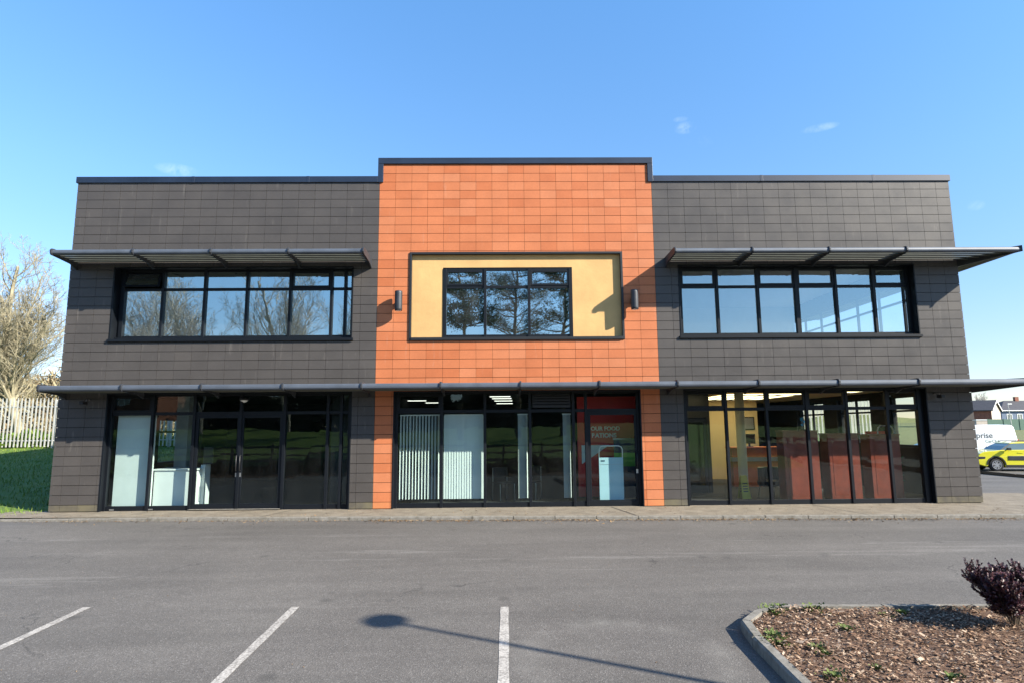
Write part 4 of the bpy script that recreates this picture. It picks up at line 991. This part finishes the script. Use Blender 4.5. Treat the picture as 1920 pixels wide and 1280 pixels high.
def wheel(t, x, y, r_, side):
    b = MB(); b.tube([(x,y-.10,r_),(x,y-.08,r_),(x,y+.08,r_),(x,y+.10,r_)],[r_-.03,r_,r_,r_-.03],28); w_ = b.build('wheel', RUB, t)
    b = MB(); ys = y+side*.101
    b.tube([(x,ys-.01*side,r_),(x,ys+.004*side,r_)],r_*.66,24); o = b.build('hub', MT['black'], w_)
    b = MB()
    for k in range(5):
        a = 2*pi*k/5+.3; dx, dz = cos(a), sin(a); px, pz = -sin(a), cos(a); R2 = r_*.64
        for sg in (-1,1):
            c0 = (x+dx*.03+px*sg*.012, r_+dz*.03+pz*sg*.012); c1 = (x+dx*R2+px*sg*.05, r_+dz*R2+pz*sg*.05)
            y_ = ys+side*.012; b.quad((c0[0]-px*.022,y_,c0[1]-pz*.022),(c0[0]+px*.022,y_,c0[1]+pz*.022),(c1[0]+px*.025,y_,c1[1]+pz*.025),(c1[0]-px*.025,y_,c1[1]-pz*.025))
    b.tube([(x+R2*cos(2*pi*k/28),ys+side*.008,r_+R2*sin(2*pi*k/28)) for k in range(29)],.016,5); b.tube([(x,ys,r_),(x,ys+side*.02,r_)],.05,12)
    b.build('rim', ALLOY, w_)
def car(label, loc, rz, paint, bumps=True):
    t = thing('parked_car', label, 'car', loc, rz); fx, rx, R_ = -1.27, 1.33, .325
    low = [(-2.06,.34),(-2.09,.55),(-2.07,.78),(-1.98,.92),(-1.72,1.00),(-1.3,1.04),(-.98,1.08),(0,1.09),(1.0,1.11),(1.85,1.13),(2.03,1.05),(2.09,.80),(2.08,.42),(1.98,.26)]
    low += arc(rx,R_,.39,-8,188,12)+[(rx-.42,.20),(fx+.42,.20)]+arc(fx,R_,.39,-8,188,12)+[(-1.75,.24)]
    wl = lambda x,z: .865-.045*max(0,abs(x)-1.6)**1.3-.05*max(0,(z-.75))
    b = MB(); side_loft(b, low, wl); b.build('body', paint, t, bev=.03)
    top = [(-1.02,1.075),(-.72,1.28),(-.42,1.43),(-.1,1.475),(.6,1.49),(1.3,1.46),(1.68,1.40),(1.98,1.10)]
    wt = lambda x,z: .815-.50*max(0,z-1.07)
    b = MB(); side_loft(b, top, wt); b.build('cabin', CG, t)
    b = MB(); rp = [(-.50,1.405),(-.42,1.44),(-.1,1.486),(.6,1.501),(1.3,1.472),(1.66,1.42),(1.72,1.37),(1.3,1.41),(.6,1.425),(-.1,1.415)]
    side_loft(b, rp, lambda x,z: wt(x,z)+.012); b.build('roof_panel', paint, t)
    for s_ in (-1,1):
        b = MB(); b.tube([(-.35,s_*.60,1.47),(-.25,s_*.60,1.525),(1.35,s_*.60,1.52),(1.5,s_*.60,1.46)],.018,6); b.build('roof_rail', MT['black'], t)
        b = MB()
        P = lambda x,z,o=.008: (x, s_*(wt(x,z)+o), z)
        for (xa,xb,xc,xd) in ((-1.0,-.90,-.36,-.46),(.22,.30,.27,.19),(1.22,1.42,1.34,1.20),(1.84,1.99,1.72,1.60)):
            b.quad(P(xa,1.08),P(xb,1.08),P(xc,1.42),P(xd,1.42))
        b.build('window_pillar', MT['black'], t)
        b = MB(); 
        if bumps:
            for (xa,xb) in ((-.72,.18),(.24,.98)): b.box(xa,xb,min(s_*.855,s_*.885),max(s_*.855,s_*.885),.56,.78)
        else: b.box(-.7,1.0,min(s_*.86,s_*.87),max(s_*.86,s_*.87),.5,.54)
        o = b.build('door_moulding', MT['bracket'], t, bev=.02)
        b = MB(); 
        for cx_ in (fx,rx):
            A = arc(cx_,R_,.39,0,180,14); C3 = arc(cx_,R_,.45,180,0,14); b.prism(A+C3,'y',min(s_*.84,s_*.879),max(s_*.84,s_*.879))
        b.box(fx+.42,rx-.42,min(s_*.84,s_*.877),max(s_*.84,s_*.877),.20,.33); b.build('wheel_arch_trim', MT['black'], t)
        b = MB(); b.tube([(-.72,s_*.80,1.10),(-.70,s_*.95,1.12)],[.03,.02],6); b.box(-.78,-.62,min(s_*.92,s_*1.06),max(s_*.92,s_*1.06),1.07,1.20); b.build('door_mirror', MT['black'], t, bev=.02)
        b = MB(); b.box(-2.075,-1.72,min(s_*.70,s_*.855),max(s_*.70,s_*.855),.60,.76); b.build('headlight', MT['black'], t, bev=.03)
        b = MB(); b.box(-2.02,-1.80,min(s_*.70,s_*.842),max(s_*.70,s_*.842),.90,.935); b.build('daytime_light', HL, t)
        b = MB(); b.box(-.25,.0,min(s_*.84,s_*.868),max(s_*.84,s_*.868),.93,.96); b.build('door_handle', paint, t)
        for wx in (fx,rx): wheel(t, wx, s_*.765, R_, s_)
    b = MB(); b.box(-2.11,-1.95,-.62,.62,.28,.50); b.box(-1.6,1.7,-.7,.7,.18,.3); b.build('bumper_trim', MT['black'], t, bev=.02)
    return t
cp = gpt(1868,884); cyY = 17.2; cpx = at(1868,880,cyY).x
car('bright yellow compact car with black side bumpers parked beside the mulch strip', (at(1868,880,16.6).x+1.40, 17.08, gz(cpx,cyY)), radians(-12), YB)
car('dark parked car reflected in the right shopfront glass', (20,-30,gz(20,-30)), pi, DK, bumps=False)
def van(label, loc):
    t = thing('parked_van', label, 'van', loc, radians(-8)); L2 = 2.75
    low = [(-2.7,.35),(-2.75,.7),(-2.6,1.05),(-1.95,1.28),(-1.25,2.02),(-.9,2.25),(-.3,2.36),(1.6,2.38),(2.35,2.35),(2.52,2.25),(2.63,1.6),(2.72,.9),(2.74,.40),(2.6,.28)]
    low += arc(1.75,.34,.42,-8,188,10)+[(1.2,.24),(-1.2,.24)]+arc(-1.8,.34,.42,-8,188,10)+[(-2.5,.28)]
    wf = lambda x,z: .97
    b = MB(); side_loft(b, low, wf); b.build('body', WH, t, bev=.10)
    for s_ in (-1,1):
        b = MB(); P = lambda x,z: (x,s_*(wf(x,z)+.006),z)
        b.quad(P(-1.85,1.3),P(-.75,1.3),P(-.75,1.95),P(-1.2,1.95)); b.build('side_window', CG, t)
        b = MB(); b.box(-.6,2.3,min(s_*.955,s_*.975),max(s_*.955,s_*.975),.55,.62); b.build('rub_strip', MT['black'], t)
        b = MB(); b.box(2.60,2.70,min(s_*.80,s_*.93),max(s_*.80,s_*.93),1.0,1.5); b.build('tail_light', RED, t)
        for wx in (-1.8,1.75): wheel(t, wx, s_*.85, .34, s_)
    b = MB(); b.quad((-1.96,-.80,1.32),(-1.96,.80,1.32),(-1.30,.72,2.0),(-1.30,-.72,2.0)); b.build('windscreen', CG, t)
    GR = simple('grey_lettering', (.06,.07,.065), .5); GRG = simple('green_lettering', (.18,.28,.20), .5)
    text('enterprise', .46, GR, t, (-.62,-.973,1.60), (pi/2,0,0), bold=.006)
    text('CarClub', .24, GRG, t, (.85,-.973,1.33), (pi/2,0,0), bold=.003)
    return t
vx = at(1912,840,21.0).x
van('white panel van with grey lettering parked behind the yellow car', (vx-2.54, 22.3, gz(30,21.2)))
# mulch strip with dark kerb in front of the car
b = MB(); A = gpt(1815,885); Bq = gpt(1960,899)
def sy(x): return A.y+(Bq.y-A.y)*(x-A.x)/(Bq.x-A.x)
k = 20; xa0, xb0 = A.x-1, Bq.x+5
for i in range(k):
    x0_, x1_ = xa0+(xb0-xa0)*i/k, xa0+(xb0-xa0)*(i+1)/k
    b.quad((x0_,sy(x0_)+.1,gz(x0_,14)+.09),(x1_,sy(x1_)+.1,gz(x1_,14)+.09),(x1_,sy(x1_)+1.0,gz(x1_,14)+.15),(x0_,sy(x0_)+1.0,gz(x0_,14)+.15))
    b.quad((x0_,sy(x0_)+1.0,gz(x0_,14)+.15),(x1_,sy(x1_)+1.0,gz(x1_,14)+.15),(x1_,sy(x1_)+2.0,gz(x1_,14)+.02),(x0_,sy(x0_)+2.0,gz(x0_,14)+.02))
tag(b.build('planting_bed', MT['mulch']), kind='structure')
b = MB()
for i in range(k):
    x0_, x1_ = xa0+(xb0-xa0)*i/k, xa0+(xb0-xa0)*(i+1)/k-.02; b.prism([(x0_,sy(x0_)),(x1_,sy(x1_)),(x1_,sy(x1_)+.11),(x0_,sy(x0_)+.11)],'z',-.6,gz(x0_,14)+.10)
tag(b.build('kerb', MT['core']), kind='structure')
b = MB(); flakes(b, 2500, xa0, xb0, min(sy(xa0),sy(xb0)), max(sy(xa0),sy(xb0))+1.6, lambda x,y: gz(x,14)+.10+.03*sin(x), lambda x,y: sy(x)+.12<y<sy(x)+1.6, .015, .04, .06)
tag(b.build('bark_mulch', MT['chips']), 'bark mulch on the narrow strip in front of the yellow car', 'mulch', kind='stuff')
# ------------------------------------------------------------------ far houses
def house(label, loc, rz, w_, d_, he, hr, wall, hip=False, wins=(), gm=None, brick=None):
    t = thing('house', label, 'house', loc, rz); b = MB()
    b.box(-w_/2,w_/2,-d_/2,d_/2,-2,he); b.mi = [0,1 if gm else 0,0,0,0,0]; b.build('wall', [wall, gm or wall], t)
    o = .3; ey = he-.05
    if not hip:
        b = MB(); b.prism([(-d_/2,he),(d_/2,he),(0,hr-.05)],'x',-w_/2,w_/2); b.build('gable', gm or wall, t)
        b = MB(); b.prism([(-d_/2-o,he-.15),(0,hr-.02),(0,hr+.16),(-d_/2-o,he+.03)],'x',-w_/2-o,w_/2+o); b.prism([(d_/2+o,he-.15),(d_/2+o,he+.03),(0,hr+.16),(0,hr-.02)],'x',-w_/2-o,w_/2+o); r_ = b.build('roof', SLATE, t)
        for xx in (-w_/2-o-.03,w_/2+o+.0):
            for sg in (-1,1): b = MB(); b.prism([(sg*(d_/2+o),he-.25),(0,hr-.12),(0,hr+.12),(sg*(d_/2+o),he-.01)],'x',xx,xx+.03); b.build('bargeboard', MT['white'], t)
    else:
        b = MB(); q = d_/2+o; n = len(b.v); X = w_/2+o; R2 = X-q
        V = [(-X,-q,he),(X,-q,he),(X,q,he),(-X,q,he),(-R2,0,hr),(R2,0,hr)]
        b.v += V; b.f += [(0,1,5,4),(1,2,5),(2,3,4,5),(3,0,4),(3,2,1,0)]; b.mi += [0]*5; r_ = b.build('roof', SLATE, t)
        b = MB(); b.box(-X,X,-q-.06,-q,he-.12,he+.02); b.build('gutter', MT['white'], t)
    b = MB(); b.box(-.35,.35,-.25,.25,hr-.4,hr+.7); c = b.build('chimney', brick or wall, t)
    for (x,z,ww,hh) in wins:
        b = MB(); y = -d_/2
        b.box(x-ww/2,x+ww/2,y-.05,y,z,z+.08); b.box(x-ww/2,x+ww/2,y-.05,y,z+hh-.08,z+hh); b.box(x-ww/2,x-ww/2+.08,y-.05,y,z+.08,z+hh-.08); b.box(x+ww/2-.08,x+ww/2,y-.05,y,z+.08,z+hh-.08); b.box(x-.04,x+.04,y-.05,y,z+.08,z+hh-.08)
        f = b.build('window', MT['white'], t); b = MB(); b.quad((x-ww/2+.08,y-.02,z+.08),(x+ww/2-.08,y-.02,z+.08),(x+ww/2-.08,y-.02,z+hh-.08),(x-ww/2+.08,y-.02,z+hh-.08)); b.build('pane', CG, f)
    return t
SLATE = simple('roof_slate', (.055,.052,.055), .7, var=.2); BEIGE = simple('beige_render', (.40,.35,.30), .9); BLUEW = simple('blue_grey_render', (.13,.17,.24), .9); BRICK = simple('red_brick', (.22,.09,.06), .9, var=.3, scale=6)
def zat(u,v,Y): return at(u,v,Y).z
Y1 = 92
e1, r1 = zat(1841,768.5,Y1), zat(1870,750.5,Y1)
hx = at(1866,760,Y1).x
house('far house with beige gable end and dark roof, beyond the white van', (hx-5.2*cos(radians(50)), Y1+5.2*sin(radians(50)), 0), -radians(50), 10.4, 6.2, e1, r1, BRICK, gm=BEIGE, brick=BRICK)
# beige gable wall panel of that house is the end facing right
Y2 = 98; e2, r2 = zat(1880,768.5,Y2), zat(1905,749,Y2); hx2 = at(1872,770,Y2).x
house('far blue-grey rendered house with hipped dark roof at the right edge', (hx2+6.0, Y2+3, 0), 0, 11.4, 6.6, e2, r2, BLUEW, hip=True, wins=((-4.3,e2-1.75,1.0,1.1),(-2.4,e2-1.75,1.0,1.1),(-.1,e2-1.75,1.0,1.1),(1.6,e2-1.75,1.1,1.1),(4.2,e2-1.75,1.1,1.1)), brick=BRICK)
Yg = 84; gx = at(1841,790,Yg).x
t = thing('garage', 'low grey flat roofed outbuilding in front of the far beige gabled house', 'outbuilding', (gx,Yg,0))
zt_ = zat(1840,785.5,Yg); b = MB(); b.box(-.9,.9,0,3,-1,zt_-.12); b.build('wall', BEIGE, t); b = MB(); b.box(-1.0,1.0,-.1,3.1,zt_-.118,zt_); b.build('roof', MT['white'], t)
Yf = 80; fx0 = at(1852,790,Yf).x; zf_ = zat(1880,785,Yf)
t = thing('garden_fence', 'dark green fence in front of the far houses', 'fence', (fx0,Yf,0))
b = MB(); b.box(0,26,0,.05,rz_(Yf)-.1,zf_); b.build('panel', MT['fence_green'], t)
for i in range(11): b = MB(); b.box(i*2.5-.06,i*2.5+.06,-.06,-.001,rz_(Yf)-.1,zf_+.08); b.build('post', MT['fence_green'], t)
lp = at(1897,790,66)
t = thing('street_lamp', 'far thin white lamp post standing before the blue-grey house', 'street lamp', (lp.x,66,rz_(66)))
zl = zat(1891,757,66)-rz_(66); b = MB(); b.tube([(0,0,0),(-.25,0,zl)],[.06,.035],8); b.build('pole', MT['fence_pale'], t); b = MB(); b.box(-.3,.25,-.08,.08,zl,zl+.09); b.build('lamp_head', MT['white'], t)
bt = at(1846,760,125)
bare_tree('bare_tree', 'distant pinkish leafless tree above the beige gabled house roof', (bt.x,125,2.5), 8.2, 21, MT['twig'], spread=.7, stems=7, tw=3.2, trunk=.3, LVM=4)
# ------------------------------------------------------------------ what stands across the car park (seen in the window reflections)
b = MB(); xs2 = [-90,-60,-40,-25,-12,0,10,20,30,45,70,90]; ys2 = [-25.0,-27,-31,-36,-42,-50,-70,-120]
def bz(y): return -.78+.4*min(1,(-25-y)/2) + 2.4*max(0,min(1,(-27-y)/15))
for i in range(len(xs2)-1):
    for j in range(len(ys2)-1):
        if xs2[i] >= 12 and ys2[j] > -36: continue
        b.quad(*[(x,y,bz(y)+.3*sin(x*.13)*max(0,min(1,(-27-y)/10))) for x,y in ((xs2[i],ys2[j+1]),(xs2[i+1],ys2[j+1]),(xs2[i+1],ys2[j]),(xs2[i],ys2[j]))])
tag(b.build('grass_bank', MT['grass']), kind='structure')
b = MB(); b.quad((-60,-25,-.74),(11,-25,-.74),(11,-19.5,-.62),(-60,-19.5,-.62)); tag(b.build('planting_bed', MT['mulch']), kind='structure')
t = thing('rail_fence', 'weathered timber post and rail fence along the grass bank, seen in reflections', 'fence', (-45,-25.2,-.5))
for i in range(23): b = MB(); b.box(i*2.5-.06,i*2.5+.06,-.06,.06,0,1.55); b.build('post', MT['timber'], t)
for z in (.45,.9,1.35): b = MB(); b.box(0,55,-.09,-.061,z-.06,z+.06); b.build('rail', MT['timber'], t)
scrub('scrub', 'low brown shrubs in the bed across the car park, seen in reflections', -48, 11, -22.3, -.72, .95, 8000, MT['hedge'], dy=4, seed=8)
scrub('far_hedge', 'dark evergreen hedge line across the car park, seen in reflections', -80, 75, -52, .8, 9.0, 60000, MT['needle'], dy=7, seed=9, k_=1.9)  # made taller and denser than visible to cut skylight on the facade
b = None
tb = bare_tree('bare_tree', 'tall leafless tree across the car park, seen in the upper left windows', (-14,-41,1.0), 20, 31, MT['twig'], spread=.62, stems=12, tw=1.5, trunk=.3, group='bare trees reflected in the upper left windows')
for (x,y,rz,sc) in ((-20.5,-43,1.3,1.05),(-27,-40,2.6,.95),(-34,-44,4.0,1.08),(-42,-42,5.2,1.0)):
    c = copy_tree(tb); c.location = (x,y,1.1); c.rotation_euler.z = rz; c.scale = (sc,sc,sc)
def pine(loc, h, seed, label):
    rd = random.Random(seed); t = thing('pine_tree', label, 'tree', loc, rd.uniform(0,6), 'pines reflected in the centre upper window'); tr = MB(); br = MB(); nd = MB()
    pts = [(rd.gauss(0,.12)*i*.3,rd.gauss(0,.12)*i*.3,h*i/7) for i in range(8)]; tr.tube(pts,[.26*(1-.11*i) for i in range(8)],8)
    for k in range(24):
        f = rd.uniform(.55,1.0); i = min(6,int(f*7)); p = Vector(pts[i]).lerp(Vector(pts[i+1]),f*7-i); a = rd.uniform(0,2*pi); ln = h*.24*(1.35-f)*rd.uniform(.6,1.2)+.6
        d = Vector((cos(a),sin(a),rd.uniform(.1,.6))).normalized(); q = p+d*ln; m = p+d*ln*.5+Vector((0,0,-.15)); br.tube([p,m,q],[.07,.05,.02],4)
        for c in range(5):
            cc = p.lerp(q,rd.uniform(.45,1.05))+Vector((rd.gauss(0,.3),rd.gauss(0,.3),rd.gauss(.1,.2))); r_ = rd.uniform(.4,.75)
            for _ in range(110):
                v_ = Vector((rd.gauss(0,1),rd.gauss(0,1),rd.gauss(0,.5)))*r_*.6; e = Vector((rd.gauss(0,1),rd.gauss(0,1),rd.gauss(.4,1))).normalized()*rd.uniform(.12,.25); s2 = e.orthogonal().normalized()*.035; o_ = cc+v_; nd.quad(o_-s2,o_+e,o_+s2)
    tr.build('trunk', MT['bark_dark'], t); br.build('branches', MT['bark_dark'], t); nd.build('needles', MT['needle'], t)
pine((-3.4,-34,1.0),14.4,41,'bushy pine across the car park, leftmost of the three reflected in the centre window')
pine((1.2,-36,1.2),14.6,42,'tall pine across the car park, middle one of the three reflected in the centre window')
pine((5.2,-37,1.2),14.8,43,'pine across the car park, rightmost of the three reflected in the centre window')
house('red brick house across the car park, seen in the leftmost shopfront transoms', (-39,-46,1.2), pi, 13, 7, 5.6, 8.2, BRICK, wins=((-3.5,3.4,1.1,1.2),(0,3.4,1.1,1.2),(3.5,3.4,1.1,1.2)))
